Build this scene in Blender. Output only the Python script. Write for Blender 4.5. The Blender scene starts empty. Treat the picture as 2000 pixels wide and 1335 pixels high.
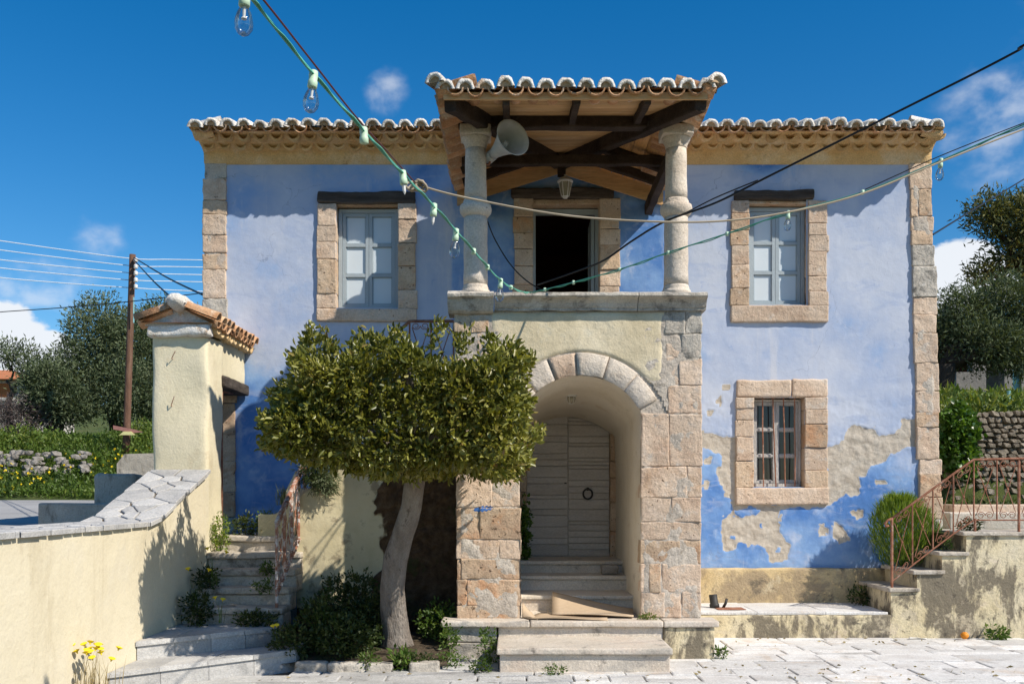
import bpy, bmesh, math, random
import numpy as np
from mathutils import Vector, Matrix, noise

# ---------------------------------------------------------------- camera, sky, sun, exposure
scene = bpy.context.scene
COL = scene.collection
F, EYE, HY, CX = 1944.0, 1.742, 966.0, 1000.0
cam_d = bpy.data.cameras.new('camera')
cam = bpy.data.objects.new('camera', cam_d); COL.objects.link(cam)
cam.location = (0, 0, EYE); cam.rotation_euler = (math.radians(90), 0, 0)
cam_d.sensor_width = 36; cam_d.lens = F / 2000 * 36
cam_d.shift_y = (HY - 667.5) / 2000
cam_d.clip_end = 3000
scene.camera = cam

SUN_TO = Vector((1.0, -0.62, 1.08)).normalized()
sun_d = bpy.data.lights.new('sun', 'SUN'); sun_d.energy = 4.9; sun_d.angle = math.radians(0.53)
sun_d.color = (1.0, 0.925, 0.805)
sun = bpy.data.objects.new('sun', sun_d); COL.objects.link(sun)
sun.rotation_euler = SUN_TO.to_track_quat('Z', 'Y').to_euler()
sun.location = (20, -8, 20)

world = bpy.data.worlds.new('World'); scene.world = world; world.use_nodes = True
wn, wl = world.node_tree.nodes, world.node_tree.links
wn.clear()
w_out = wn.new('ShaderNodeOutputWorld'); w_bg = wn.new('ShaderNodeBackground')
w_sky = wn.new('ShaderNodeTexSky'); w_sky.sky_type = 'NISHITA'; w_sky.sun_disc = False
w_sky.sun_elevation = math.asin(SUN_TO.z)
w_sky.sun_rotation = math.atan2(SUN_TO.x, SUN_TO.y)
w_sky.altitude = 200; w_sky.air_density = 1.0; w_sky.dust_density = 0.25; w_sky.ozone_density = 3.2
w_bg.inputs['Strength'].default_value = 0.132
w_hs = wn.new('ShaderNodeHueSaturation'); w_hs.inputs['Saturation'].default_value = 1.42
w_hs.inputs['Value'].default_value = 0.82
w_hs.inputs['Hue'].default_value = 0.500
wl.new(w_sky.outputs[0], w_hs.inputs['Color'])
# clouds: fair weather cumulus low over the hills and thin wisps higher up
w_tc = wn.new('ShaderNodeTexCoord')
def w_math(op, a, b=None, c=None, clamp=False):
    n = wn.new('ShaderNodeMath'); n.operation = op; n.use_clamp = clamp
    for i, v in enumerate((a, b, c)):
        if v is None: continue
        if isinstance(v, (int, float)): n.inputs[i].default_value = v
        else: wl.new(v, n.inputs[i])
    return n.outputs[0]
def w_blob(px, py, rad, soft, aspect=1.0):
    d = Vector(((px - CX) / F, 1, (HY - py) / F)).normalized()
    s = wn.new('ShaderNodeVectorMath'); s.operation = 'SUBTRACT'
    wl.new(w_tc.outputs['Generated'], s.inputs[0]); s.inputs[1].default_value = d
    m = wn.new('ShaderNodeVectorMath'); m.operation = 'MULTIPLY'
    wl.new(s.outputs[0], m.inputs[0]); m.inputs[1].default_value = (1, 1, aspect)
    l = wn.new('ShaderNodeVectorMath'); l.operation = 'LENGTH'; wl.new(m.outputs[0], l.inputs[0])
    r = wn.new('ShaderNodeMapRange'); r.interpolation_type = 'SMOOTHSTEP'
    wl.new(l.outputs['Value'], r.inputs['Value'])
    r.inputs['From Min'].default_value = rad * (1 - soft); r.inputs['From Max'].default_value = rad
    r.inputs['To Min'].default_value = 1; r.inputs['To Max'].default_value = 0
    return r.outputs[0]
w_mapn = wn.new('ShaderNodeMapping'); w_mapn.inputs['Scale'].default_value = (1, 1, 1.5)
wl.new(w_tc.outputs['Generated'], w_mapn.inputs['Vector'])
w_n1 = wn.new('ShaderNodeTexNoise'); w_n1.inputs['Scale'].default_value = 13; w_n1.inputs['Detail'].default_value = 9
w_n1.inputs['Roughness'].default_value = 0.58
wl.new(w_mapn.outputs[0], w_n1.inputs['Vector'])
w_n2 = wn.new('ShaderNodeTexNoise'); w_n2.inputs['Scale'].default_value = 26; w_n2.inputs['Detail'].default_value = 9; w_n2.inputs['Distortion'].default_value = .15
wl.new(w_mapn.outputs[0], w_n2.inputs['Vector'])
def w_range(v, a, b):
    r = wn.new('ShaderNodeMapRange'); r.interpolation_type = 'SMOOTHSTEP'; wl.new(v, r.inputs['Value'])
    r.inputs['From Min'].default_value = a; r.inputs['From Max'].default_value = b
    return r.outputs[0]
cum = None
for b in ((20, 705, .085, .8, 1.0), (95, 690, .05, .8, 1.2), (1870, 545, .062, .7, 1.0), (1925, 560, .05, .8, 1.0), (-700, 640, .2, .7, 1.3), (2900, 560, .25, .7, 1.3), (-1500, 500, .2, .7, 1.2)):
    v = w_blob(*b); cum = v if cum is None else w_math('MAXIMUM', cum, v)
cum_m = w_range(w_math('ADD', w_math('MULTIPLY', w_math('SUBTRACT', w_n1.outputs[0], .5), 1.5), cum), .50, .68)
wis = None
for b in ((1990, 230, .105, .95, 1.0), (190, 458, .045, 1., 1.2), (755, 178, .034, 1., .8), (60, 560, .1, 1., 2.0), (2500, 200, .3, .95, 1.2), (-500, 300, .2, 1., 1.5)):
    v = w_blob(*b); wis = v if wis is None else w_math('MAXIMUM', wis, v)
wis_m = w_math('MULTIPLY', w_range(w_math('MULTIPLY', w_math('POWER', w_math('MULTIPLY', w_n2.outputs[0], 1.5), 2.0), wis), .16, .85), .45)
mask = w_math('MAXIMUM', w_math('MULTIPLY', cum_m, .95), wis_m)
w_mix = wn.new('ShaderNodeMix'); w_mix.data_type = 'RGBA'
wl.new(mask, w_mix.inputs['Factor']); wl.new(w_hs.outputs[0], w_mix.inputs[6])
w_mix.inputs[7].default_value = (5.6, 5.8, 6.1, 1)
wl.new(w_mix.outputs[2], w_bg.inputs['Color']); wl.new(w_bg.outputs[0], w_out.inputs['Surface'])

scene.view_settings.view_transform = 'Standard'; scene.view_settings.look = 'None'
scene.view_settings.gamma = 1; scene.view_settings.use_curve_mapping = False
scene.view_settings.exposure = 0.27
scene.cycles.max_bounces = 8; scene.cycles.diffuse_bounces = 4

# ---------------------------------------------------------------- helpers
rng = np.random.default_rng(11); random.seed(11)
def X(px, d): return (px - CX) * d / F
def Z(py, d): return EYE - (py - HY) * d / F
def P(px, py, d): return Vector((X(px, d), d, Z(py, d)))

def put(o, parent=None):
    COL.objects.link(o)
    if parent is not None:
        o.parent = parent
        w = Matrix.Identity(4); q = parent
        while q is not None:
            w = (q.matrix_parent_inverse @ q.matrix_basis) @ w; q = q.parent
        o.matrix_parent_inverse = w.inverted()
    return o
def tag(o, label=None, cat=None, group=None, kind=None):
    if label: o['label'] = label
    if cat: o['category'] = cat
    if group: o['group'] = group
    if kind: o['kind'] = kind
    return o
def thing(name, label, cat, loc, group=None):
    o = bpy.data.objects.new(name, None); o.empty_display_size = .2
    o.location = loc; put(o); return tag(o, label, cat, group)
def mobj(name, V, Fc, mat, parent=None, smooth=False, mats=None, fm=None):
    me = bpy.data.meshes.new(name); me.from_pydata([tuple(v) for v in V], [], [tuple(f) for f in Fc]); me.update()
    for m in (mats or [mat]): me.materials.append(m)
    if smooth: me.polygons.foreach_set('use_smooth', [True] * len(me.polygons))
    if fm is not None: me.polygons.foreach_set('material_index', fm)
    return put(bpy.data.objects.new(name, me), parent)
def inst(name, me, mw, parent):
    o = bpy.data.objects.new(name, me); o.matrix_basis = mw; COL.objects.link(o)
    if parent is not None:
        o.parent = parent
        w = Matrix.Identity(4); q = parent
        while q is not None:
            w = (q.matrix_parent_inverse @ q.matrix_basis) @ w; q = q.parent
        o.matrix_parent_inverse = w.inverted()
    return o
class MB:
    def __init__(s): s.V = []; s.F = []
    def add(s, V, Fc):
        n = len(s.V); s.V += [tuple(v) for v in V]; s.F += [tuple(i + n for i in f) for f in Fc]; return s
    def box(s, x0, x1, y0, y1, z0, z1):
        V = [(x, y, z) for z in (z0, z1) for y in (y0, y1) for x in (x0, x1)]
        return s.add(V, [(0, 2, 3, 1), (4, 5, 7, 6), (0, 1, 5, 4), (2, 6, 7, 3), (0, 4, 6, 2), (1, 3, 7, 5)])
    def bar(s, a, b, w, h, up=(0, 0, 1)):
        a, b = Vector(a), Vector(b); t = (b - a).normalized(); up = Vector(up)
        sd = t.cross(up).normalized(); u = sd.cross(t).normalized()
        V = [p + sd * (i * w / 2) + u * (j * h / 2) for p in (a, b) for (i, j) in ((-1, -1), (1, -1), (1, 1), (-1, 1))]
        return s.add(V, [(0, 1, 2, 3), (7, 6, 5, 4), (0, 4, 5, 1), (1, 5, 6, 2), (2, 6, 7, 3), (3, 7, 4, 0)])
    def tube(s, pts, r, n=6, cap=True):
        pts = [Vector(p) for p in pts]; m = len(pts)
        rs = r if hasattr(r, '__len__') else [r] * m
        V = []; ref = None
        for i, p in enumerate(pts):
            t = (pts[min(i + 1, m - 1)] - pts[max(i - 1, 0)])
            t = t.normalized() if t.length > 1e-9 else Vector((0, 0, 1))
            if ref is None: ref = Vector((0, 0, 1)) if abs(t.z) < .9 else Vector((1, 0, 0))
            a = t.cross(ref).normalized(); b = a.cross(t).normalized(); ref = b
            for k in range(n):
                an = 2 * math.pi * k / n
                V.append(p + (a * math.cos(an) + b * math.sin(an)) * rs[i])
        Fc = [(i * n + k, i * n + (k + 1) % n, (i + 1) * n + (k + 1) % n, (i + 1) * n + k) for i in range(m - 1) for k in range(n)]
        if cap: Fc += [tuple(range(n - 1, -1, -1)), tuple((m - 1) * n + k for k in range(n))]
        return s.add(V, Fc)
    def lathe(s, c, prof, n=20, axis=None):
        c = Vector(c); ax = Vector(axis or (0, 0, 1)).normalized()
        a = ax.orthogonal().normalized(); b = ax.cross(a)
        V = [c + ax * h + (a * math.cos(2 * math.pi * k / n) + b * math.sin(2 * math.pi * k / n)) * r for (r, h) in prof for k in range(n)]
        m = len(prof)
        Fc = [(i * n + k, i * n + (k + 1) % n, (i + 1) * n + (k + 1) % n, (i + 1) * n + k) for i in range(m - 1) for k in range(n)]
        if prof[0][0] > 1e-4: Fc.append(tuple(range(n - 1, -1, -1)))
        if prof[-1][0] > 1e-4: Fc.append(tuple((m - 1) * n + k for k in range(n)))
        return s.add(V, Fc)
    def prism(s, poly, z0, z1):
        n = len(poly)
        V = [(x, y, z0) for x, y in poly] + [(x, y, z1) for x, y in poly]
        Fc = [tuple(range(n - 1, -1, -1)), tuple(range(n, 2 * n))] + [(i, (i + 1) % n, n + (i + 1) % n, n + i) for i in range(n)]
        return s.add(V, Fc)
    def build(s, name, mat, parent=None, smooth=False):
        return mobj(name, s.V, s.F, mat, parent, smooth)

def nz(p, sc, seed=0): return noise.noise(Vector((p[0] * sc + seed * 7.13, p[1] * sc + seed * 3.7, p[2] * sc - seed * 5.1)))
def rough_box(x0, x1, y0, y1, z0, z1, r=.014, amp=.006, seg=.09, sc=9, seed=None, warp=.006):
    """rounded, slightly uneven block; returns verts and faces"""
    seed = random.random() * 50 if seed is None else seed
    r = min(r, (x1 - x0) * .18, (y1 - y0) * .18, (z1 - z0) * .18)
    def ticks(a, b):
        n = max(1, min(40, int(round((b - a - 2 * r) / seg)))); return [a, a + r] + [a + 2.2 * r + (b - a - 4.4 * r) * i / n for i in range(n + 1)] + [b - r, b]
    T = [ticks(x0, x1), ticks(y0, y1), ticks(z0, z1)]
    lo = (x0 + r, y0 + r, z0 + r); hi = (x1 - r, y1 - r, z1 - r)
    idx = {}; V = []; Fc = []
    def vid(i, j, k):
        key = (i, j, k)
        if key in idx: return idx[key]
        p = Vector((T[0][i], T[1][j], T[2][k]))
        c = Vector([min(max(p[q], lo[q]), hi[q]) for q in range(3)])
        dlt = p - c
        if dlt.length > 1e-9: p = c + dlt.normalized() * r
        w = Vector((nz(p, 2.2, seed), nz(p, 2.2, seed + 1), nz(p, 2.2, seed + 2))) * warp
        nrm = (p - Vector(((x0 + x1) / 2, (y0 + y1) / 2, (z0 + z1) / 2))); nrm = (dlt if dlt.length > 1e-9 else nrm).normalized()
        p = p + w + nrm * amp * (nz(p, sc, seed + 3) + .5 * nz(p, sc * 2.3, seed + 4))
        idx[key] = len(V); V.append(p); return idx[key]
    N = [len(t) - 1 for t in T]
    for ax in range(3):
        a, b = [(1, 2), (2, 0), (0, 1)][ax]
        for side in (0, N[ax]):
            for i in range(N[a]):
                for j in range(N[b]):
                    q = []
                    for (u, v) in ((i, j), (i + 1, j), (i + 1, j + 1), (i, j + 1)):
                        key = [0, 0, 0]; key[ax] = side; key[a] = u; key[b] = v; q.append(vid(*key))
                    Fc.append(tuple(q if side else q[::-1]))
    return V, Fc
def block(name, x0, x1, y0, y1, z0, z1, mat, parent=None, **k):
    V, Fc = rough_box(x0, x1, y0, y1, z0, z1, **k); return mobj(name, V, Fc, mat, parent, smooth=True)
def fast_mesh(name, V, Fc, mat, parent=None, attr=None, smooth=False):
    """numpy arrays: V (n,3), Fc (m,k) equal sized faces"""
    me = bpy.data.meshes.new(name); n, (m, k) = len(V), Fc.shape
    me.vertices.add(n); me.vertices.foreach_set('co', np.asarray(V, np.float32).ravel())
    me.loops.add(m * k); me.loops.foreach_set('vertex_index', Fc.astype(np.int32).ravel())
    me.polygons.add(m); me.polygons.foreach_set('loop_start', np.arange(0, m * k, k, dtype=np.int32))
    me.polygons.foreach_set('loop_total', np.full(m, k, np.int32))
    if smooth: me.polygons.foreach_set('use_smooth', np.ones(m, bool))
    me.update(calc_edges=True)
    for an, av in (attr or {}).items():
        a = me.attributes.new(an, 'FLOAT', 'POINT'); a.data.foreach_set('value', np.asarray(av, np.float32).ravel())
    me.materials.append(mat); me.validate()
    return put(bpy.data.objects.new(name, me), parent)

# ---------------------------------------------------------------- materials
class NT:
    def __init__(s, name):
        s.m = bpy.data.materials.new(name); s.m.use_nodes = True
        s.t = s.m.node_tree; s.n = s.t.nodes; s.l = s.t.links
        s.b = s.n['Principled BSDF']; s.out = s.n['Material Output']
        s.geo = s.n.new('ShaderNodeNewGeometry'); s.oi = s.n.new('ShaderNodeObjectInfo')
        s.pos = s.geo.outputs['Position']
    def setin(s, sock, v):
        if v is None: return
        if isinstance(v, bpy.types.NodeSocket): s.l.new(v, sock)
        elif isinstance(v, (tuple, list)) and len(v) == 3 and sock.type == 'RGBA': sock.default_value = (*v, 1)
        else: sock.default_value = v
    def math(s, op, a, b=None, clamp=False):
        n = s.n.new('ShaderNodeMath'); n.operation = op; n.use_clamp = clamp
        s.setin(n.inputs[0], a); s.setin(n.inputs[1], b); return n.outputs[0]
    def vmul(s, v, k):
        n = s.n.new('ShaderNodeVectorMath'); n.operation = 'MULTIPLY'; s.setin(n.inputs[0], v); n.inputs[1].default_value = k; return n.outputs[0]
    def vadd(s, v, k):
        n = s.n.new('ShaderNodeVectorMath'); n.operation = 'ADD'; s.setin(n.inputs[0], v); s.setin(n.inputs[1], k); return n.outputs[0]
    def noise(s, sc, det=6, ro=.6, vec=None, dist=0):
        n = s.n.new('ShaderNodeTexNoise'); s.l.new(vec or s.pos, n.inputs['Vector'])
        n.inputs['Scale'].default_value = sc; n.inputs['Detail'].default_value = det; n.inputs['Roughness'].default_value = ro
        n.inputs['Distortion'].default_value = dist; return n.outputs[0]
    def ramp(s, f, stops, mode='LINEAR'):
        n = s.n.new('ShaderNodeValToRGB'); s.l.new(f, n.inputs[0]); e = n.color_ramp.elements; n.color_ramp.interpolation = mode
        while len(e) > 1: e.remove(e[-1])
        for i, (p, c) in enumerate(stops):
            el = e[0] if i == 0 else e.new(p); el.position = p; el.color = (*c, 1) if len(c) == 3 else c
        return n.outputs[0]
    def rng(s, v, a, b, c=0., d=1.):
        n = s.n.new('ShaderNodeMapRange'); n.interpolation_type = 'SMOOTHSTEP'; s.l.new(v, n.inputs['Value'])
        for k, q in zip(('From Min', 'From Max', 'To Min', 'To Max'), (a, b, c, d)): n.inputs[k].default_value = q
        return n.outputs[0]
    def mix(s, f, a, b, mode='MIX'):
        n = s.n.new('ShaderNodeMix'); n.data_type = 'RGBA'; n.blend_type = mode
        s.setin(n.inputs['Factor'], f); s.setin(n.inputs[6], a); s.setin(n.inputs[7], b); return n.outputs[2]
    def bump(s, h, dist, st=1.0):
        n = s.n.new('ShaderNodeBump'); n.inputs['Strength'].default_value = st; n.inputs['Distance'].default_value = dist
        s.l.new(h, n.inputs['Height']); s.l.new(n.outputs[0], s.b.inputs['Normal'])
    def done(s, col, rough=.9, spec=.25, metal=0.):
        s.setin(s.b.inputs['Base Color'], col); s.setin(s.b.inputs['Roughness'], rough)
        s.b.inputs['Specular IOR Level'].default_value = spec; s.b.inputs['Metallic'].default_value = metal
        return s.m
def weathered(name, cols, sc=2.0, vec=(1, 1, 1), stains=(), fine=(55, .16), bump=(.004, 14), pits=None, objvar=.12, perobj=True, rough=.9, spec=.2, metal=0.):
    t = NT(name)
    v = t.vmul(t.pos, vec)
    if perobj:
        c = t.n.new('ShaderNodeCombineXYZ'); r = t.math('MULTIPLY', t.oi.outputs['Random'], 37.0)
        for i in range(3): t.l.new(r, c.inputs[i])
        v = t.vadd(v, c.outputs[0])
    n1 = t.noise(sc, 8, .62, v)
    k = len(cols) - 1
    col = t.ramp(n1, [(.3 + .42 * i / max(k, 1), c) for i, c in enumerate(cols)])
    if objvar:
        f = t.math('ADD', t.math('MULTIPLY', t.oi.outputs['Random'], 2 * objvar), 1 - objvar)
        cc = t.n.new('ShaderNodeCombineXYZ')
        for i in range(3): t.l.new(f, cc.inputs[i])
        col = t.mix(1.0, col, cc.outputs[0], 'MULTIPLY')
    for st in stains:
        c, s2, lo, hi, amt = st[:5]
        vv = t.vmul(v, st[5]) if len(st) > 5 else v
        n2 = t.noise(s2, 10, .7, t.vadd(vv, (s2 * 3.1, 4.2, 1.7)), .35)
        col = t.mix(t.rng(n2, lo, hi, 0, amt), col, c)
    nf = t.noise(fine[0], 4, .7, v)
    col = t.mix(1.0, col, t.ramp(nf, [(.25, (1 - fine[1] * 2,) * 3), (.75, (1 + fine[1],) * 3)]), 'MULTIPLY')
    h = t.math('ADD', t.math('MULTIPLY', t.noise(bump[1], 8, .65, v), 1.0), t.math('MULTIPLY', nf, .25))
    if pits:
        psc, lo, dep, pc = pits
        pn = t.rng(t.noise(psc, 3, .5, v), lo, lo + .06)
        col = t.mix(t.math('MULTIPLY', pn, .8), col, pc); h = t.math('SUBTRACT', h, t.math('MULTIPLY', pn, dep))
    t.bump(h, bump[0] * 4)
    return t.done(col, rough, spec, metal)

GREY = (.23, .215, .19); DK = (.055, .048, .04)
M = {}
M['stone'] = weathered('limestone_blocks', [(.53, .375, .27), (.65, .50, .375), (.69, .56, .45)], 3.0,
    stains=[((.50, .30, .16), 2.2, .56, .7, .55), ((.58, .55, .5), 4, .56, .68, .6), ((.20, .185, .17), 5.5, .60, .74, .5)], pits=(26, .68, 1.4, (.16, .105, .07)), bump=(.005, 16), objvar=.1)
M['column'] = weathered('pale_column_stone', [(.54, .45, .36), (.65, .565, .47), (.70, .62, .54)], 3.0,
    stains=[((.52, .40, .29), 2.2, .56, .7, .5), ((.24, .22, .2), 6, .60, .72, .5)], pits=(34, .70, 1.0, (.22, .17, .13)), bump=(.004, 18), objvar=.05)
M['stone_red'] = weathered('reddish_limestone', [(.46, .32, .22), (.57, .42, .29), (.63, .50, .37)], 3.0,
    stains=[((.52, .27, .14), 2.5, .5, .68, .75), ((.56, .5, .44), 4, .57, .68, .6), ((.16, .13, .11), 6, .61, .72, .6)], pits=(22, .66, 1.4, (.13, .085, .055)), bump=(.005, 15), objvar=.12)
M['stone_grey'] = weathered('grey_weathered_limestone', [(.40, .36, .31), (.55, .5, .43), (.62, .58, .52)], 3.0,
    stains=[((.10, .095, .088), 4.5, .50, .68, .85), ((.66, .63, .58), 3, .58, .66, .7)], bump=(.006, 14), objvar=.06)
M['step'] = weathered('pale_step_stone', [(.54, .48, .40), (.64, .57, .48), (.68, .61, .53)], 2.2,
    stains=[((.60, .46, .36), 1.8, .5, .68, .5), ((.13, .115, .10), 4.0, .56, .70, .75), ((.15, .17, .08), 6, .66, .74, .5)], bump=(.003, 20), objvar=.05)
M['step_old'] = weathered('old_stair_stone', [(.42, .36, .29), (.54, .48, .40), (.62, .57, .5)], 2.6,
    stains=[((.10, .085, .065), 3.5, .5, .66, .75), ((.17, .16, .08), 5, .6, .7, .4)], bump=(.005, 15), objvar=.08)
M['flag'] = weathered('grey_flagstone', [(.36, .355, .35), (.48, .47, .455), (.58, .56, .53)], 2.5,
    stains=[((.2, .2, .2), 4, .56, .7, .5), ((.55, .42, .3), 1.5, .6, .72, .35)], bump=(.003, 18), objvar=.14)
M['pave'] = weathered('white_paving_stone', [(.56, .53, .50), (.68, .66, .63), (.74, .73, .71)], 2.2,
    stains=[((.60, .46, .33), 1.4, .54, .68, .55), ((.30, .275, .25), 3.5, .56, .68, .6), ((.16, .14, .12), 9, .64, .72, .5)], bump=(.003, 22), objvar=.15)
M['pave_grey_shaded'] = weathered('grey_shade_tinted_paving', [(.38, .37, .36), (.50, .49, .47), (.58, .57, .55)], 2.4,
    stains=[((.16, .15, .14), 5, .55, .7, .7), ((.6, .6, .59), 3, .6, .68, .6)], bump=(.003, 20), objvar=.12)
M['mortar'] = weathered('lime_mortar', [(.48, .41, .34), (.62, .555, .475)], 5, stains=[((.2, .17, .13), 6, .56, .7, .6)], bump=(.006, 18), perobj=False, objvar=0)
M['joint'] = weathered('paving_joint_soil', [(.13, .105, .08), (.22, .19, .15)], 6, stains=[((.10, .13, .04), 3, .58, .68, .6)], perobj=False, objvar=0)
M['yellow'] = weathered('cream_wall_paint', [(.63, .555, .40), (.69, .615, .45), (.71, .64, .49)], .9,
    stains=[((.52, .44, .29), 2.0, .52, .70, .5, (1, 1, .25)), ((.42, .34, .22), 5.0, .60, .72, .35, (1, 1, .3)), ((.66, .6, .47), 1.1, .54, .66, .5)], fine=(40, .04), bump=(.003, 6), perobj=False, objvar=0)
M['pillar'] = weathered('cream_rendered_pillar', [(.63, .56, .39), (.71, .635, .45), (.74, .66, .48)], 1.6,
    stains=[((.5, .4, .25), 2.6, .54, .70, .5), ((.56, .5, .36), 1.2, .52, .66, .6, (1, 1, .4)), ((.32, .24, .15), 7, .66, .72, .5)], fine=(40, .05), bump=(.0025, 5), perobj=False, objvar=0)
M['panel'] = weathered('yellow_render_panel', [(.56, .47, .31), (.70, .60, .42), (.74, .655, .49)], 2.0,
    stains=[((.34, .29, .2), 2.2, .53, .70, .65), ((.68, .63, .5), 3.5, .56, .7, .5), ((.5, .36, .22), 1.6, .57, .7, .4), ((.2, .16, .1), 7, .64, .72, .6)], fine=(45, .07), bump=(.004, 7), perobj=False, objvar=0)
M['flank'] = weathered('yellow_flank_render', [(.50, .43, .25), (.62, .54, .33), (.66, .58, .38)], 1.6,
    stains=[((.17, .13, .08), 3.0, .55, .66, .8), ((.08, .065, .045), 2.0, .62, .72, .7)], fine=(45, .08), bump=(.006, 8), perobj=False, objvar=0)
M['mould'] = weathered('mouldy_yellow_render', [(.58, .47, .28), (.68, .58, .38), (.68, .60, .44)], 1.7,
    stains=[((.62, .50, .42), 2.4, .58, .7, .6), ((.16, .135, .10), 2.1, .47, .55, .9, (1.25, 1, .55)), ((.60, .51, .36), 4.2, .55, .63, .7), ((.075, .065, .055), 5.5, .57, .66, .8)], fine=(45, .1), bump=(.005, 10), perobj=False, objvar=0)
M['plinth'] = weathered('ochre_plinth_render', [(.56, .40, .20), (.64, .49, .27), (.62, .50, .34)], 1.7,
    stains=[((.34, .26, .17), 1.6, .46, .58, .8), ((.13, .11, .085), 2.6, .54, .64, .8), ((.66, .56, .38), 3, .58, .66, .6)], fine=(45, .1), bump=(.005, 9), perobj=False, objvar=0)
M['niche'] = weathered('dark_mossy_rubble', [(.08, .05, .03), (.18, .115, .07), (.28, .19, .12)], 5,
    stains=[((.05, .06, .02), 3, .55, .68, .6), ((.15, .11, .07), 9, .62, .72, .6)], bump=(.03, 9), perobj=False, objvar=0)
M['vault'] = weathered('cream_vault_plaster', [(.62, .55, .44), (.72, .65, .54), (.76, .70, .60)], 1.4,
    stains=[((.30, .25, .2), 3.2, .6, .72, .6, (1, .5, 1.6)), ((.52, .38, .22), 2.2, .57, .72, .5)], fine=(40, .04), bump=(.004, 7), perobj=False, objvar=0)
M['cornice'] = weathered('ochre_lime_cornice', [(.58, .35, .14), (.70, .47, .22), (.78, .61, .38)], 2.0,
    stains=[((.76, .63, .45), 1.3, .52, .68, .7), ((.34, .20, .08), 3, .58, .7, .6), ((.14, .10, .06), 7, .64, .72, .6)], bump=(.006, 10), perobj=False, objvar=0)
M['corbel'] = weathered('limewashed_corbel_tile', [(.56, .34, .15), (.69, .48, .25), (.77, .60, .37)], 4,
    stains=[((.32, .19, .08), 6, .58, .7, .6), ((.16, .12, .08), 9, .62, .72, .5)], bump=(.005, 14), objvar=.14)
M['tile'] = weathered('clay_roof_tile', [(.44, .20, .09), (.58, .32, .17), (.68, .48, .31)], 4,
    stains=[((.66, .56, .44), 5, .52, .66, .7), ((.16, .11, .08), 11, .62, .72, .6)], bump=(.005, 20), objvar=.24)
M['tile_white'] = weathered('lime_crusted_roof_tile', [(.62, .54, .45), (.76, .72, .66), (.82, .80, .77)], 5,
    stains=[((.54, .34, .19), 4.5, .56, .66, .75), ((.17, .13, .10), 9, .60, .69, .7)], bump=(.007, 20), objvar=.2)
M['tile_infill'] = weathered('tile_end_mortar', [(.36, .25, .15), (.50, .37, .24)], 12, objvar=.2)
M['dkwood'] = weathered('dark_old_timber', [(.030, .019, .012), (.055, .036, .024), (.085, .06, .042)], 3, vec=(1, 1, 1), stains=[((.13, .11, .09), 8, .6, .75, .5)], bump=(.008, 22), objvar=.15, rough=.8)
M['lintel'] = weathered('weathered_lintel_wood', [(.06, .047, .038), (.115, .092, .075), (.19, .16, .135)], 4, vec=(.35, 1, 3), stains=[((.16, .14, .12), 8, .6, .72, .5)], bump=(.01, 20), objvar=.1)
M['plank_x'] = weathered('pine_board_across', [(.50, .28, .12), (.62, .38, .18), (.70, .48, .27)], 5, vec=(.15, 1.5, 1.5), stains=[((.25, .12, .05), 3, .6, .75, .5)], bump=(.002, 30), objvar=.14, rough=.7)
M['plank_y'] = weathered('pine_board_lengthwise', [(.48, .24, .085), (.60, .32, .125), (.68, .41, .19)], 5, vec=(1.5, .15, 1.5), stains=[((.24, .10, .04), 3, .6, .75, .5)], bump=(.002, 30), objvar=.14, rough=.7)
M['frame'] = weathered('grey_blue_window_paint', [(.33, .385, .42), (.39, .445, .48)], 3, fine=(60, .03), bump=(.001, 30), objvar=.03, rough=.5, spec=.4)
M['oldframe'] = weathered('peeling_grey_window_wood', [(.42, .39, .36), (.56, .53, .50), (.66, .64, .61)], 4, vec=(2, 2, .5), stains=[((.2, .14, .1), 7, .58, .7, .5)], bump=(.003, 25))
M['door'] = weathered('grey_painted_door_boards', [(.50, .455, .41), (.61, .565, .52), (.66, .62, .58)], 2.5, vec=(.5, 1, 2.5), stains=[((.42, .33, .24), 3, .58, .72, .5), ((.25, .19, .14), 12, .68, .74, .5)], bump=(.002, 25), objvar=.05, rough=.75)
M['rust'] = weathered('rusty_iron', [(.22, .085, .05), (.34, .15, .09), (.42, .24, .17)], 14, stains=[((.52, .45, .38), 9, .56, .68, .6), ((.09, .04, .03), 20, .58, .7, .6)], bump=(.002, 60), objvar=.1, rough=.85)
M['rustwhite'] = weathered('rusty_white_painted_iron', [(.26, .09, .05), (.40, .2, .13), (.62, .58, .54)], 12, stains=[((.7, .68, .65), 10, .5, .58, .8), ((.14, .05, .03), 20, .58, .7, .6)], bump=(.002, 60), objvar=.1, rough=.85)
M['concrete'] = weathered('stained_concrete', [(.36, .32, .26), (.50, .45, .37), (.58, .53, .44)], 2.2, stains=[((.13, .115, .09), 3, .55, .68, .7, (1.5, 1.5, .5))], bump=(.005, 12), perobj=False, objvar=0)
M['asphalt'] = weathered('pale_worn_road', [(.30, .295, .29), (.36, .355, .35), (.40, .395, .385)], .6, stains=[((.24, .235, .23), .5, .5, .7, .5)], fine=(30, .08), perobj=False, objvar=0)
M['soil'] = weathered('brown_soil', [(.07, .05, .033), (.12, .09, .06), (.18, .14, .10)], 5, stains=[((.06, .08, .025), 2.2, .5, .66, .7)], bump=(.02, 12), perobj=False, objvar=0)
M['turf'] = weathered('rough_meadow', [(.06, .09, .022), (.10, .13, .035), (.16, .16, .055)], .8, stains=[((.22, .19, .10), 1.5, .58, .72, .5), ((.04, .06, .018), 3, .54, .68, .6)], bump=(.05, 3), perobj=False, objvar=0)
M['rock'] = weathered('pale_field_stone', [(.22, .20, .17), (.33, .30, .265), (.43, .40, .36)], 5, stains=[((.12, .11, .09), 6, .56, .7, .7)], bump=(.01, 14), objvar=.18)
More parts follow.
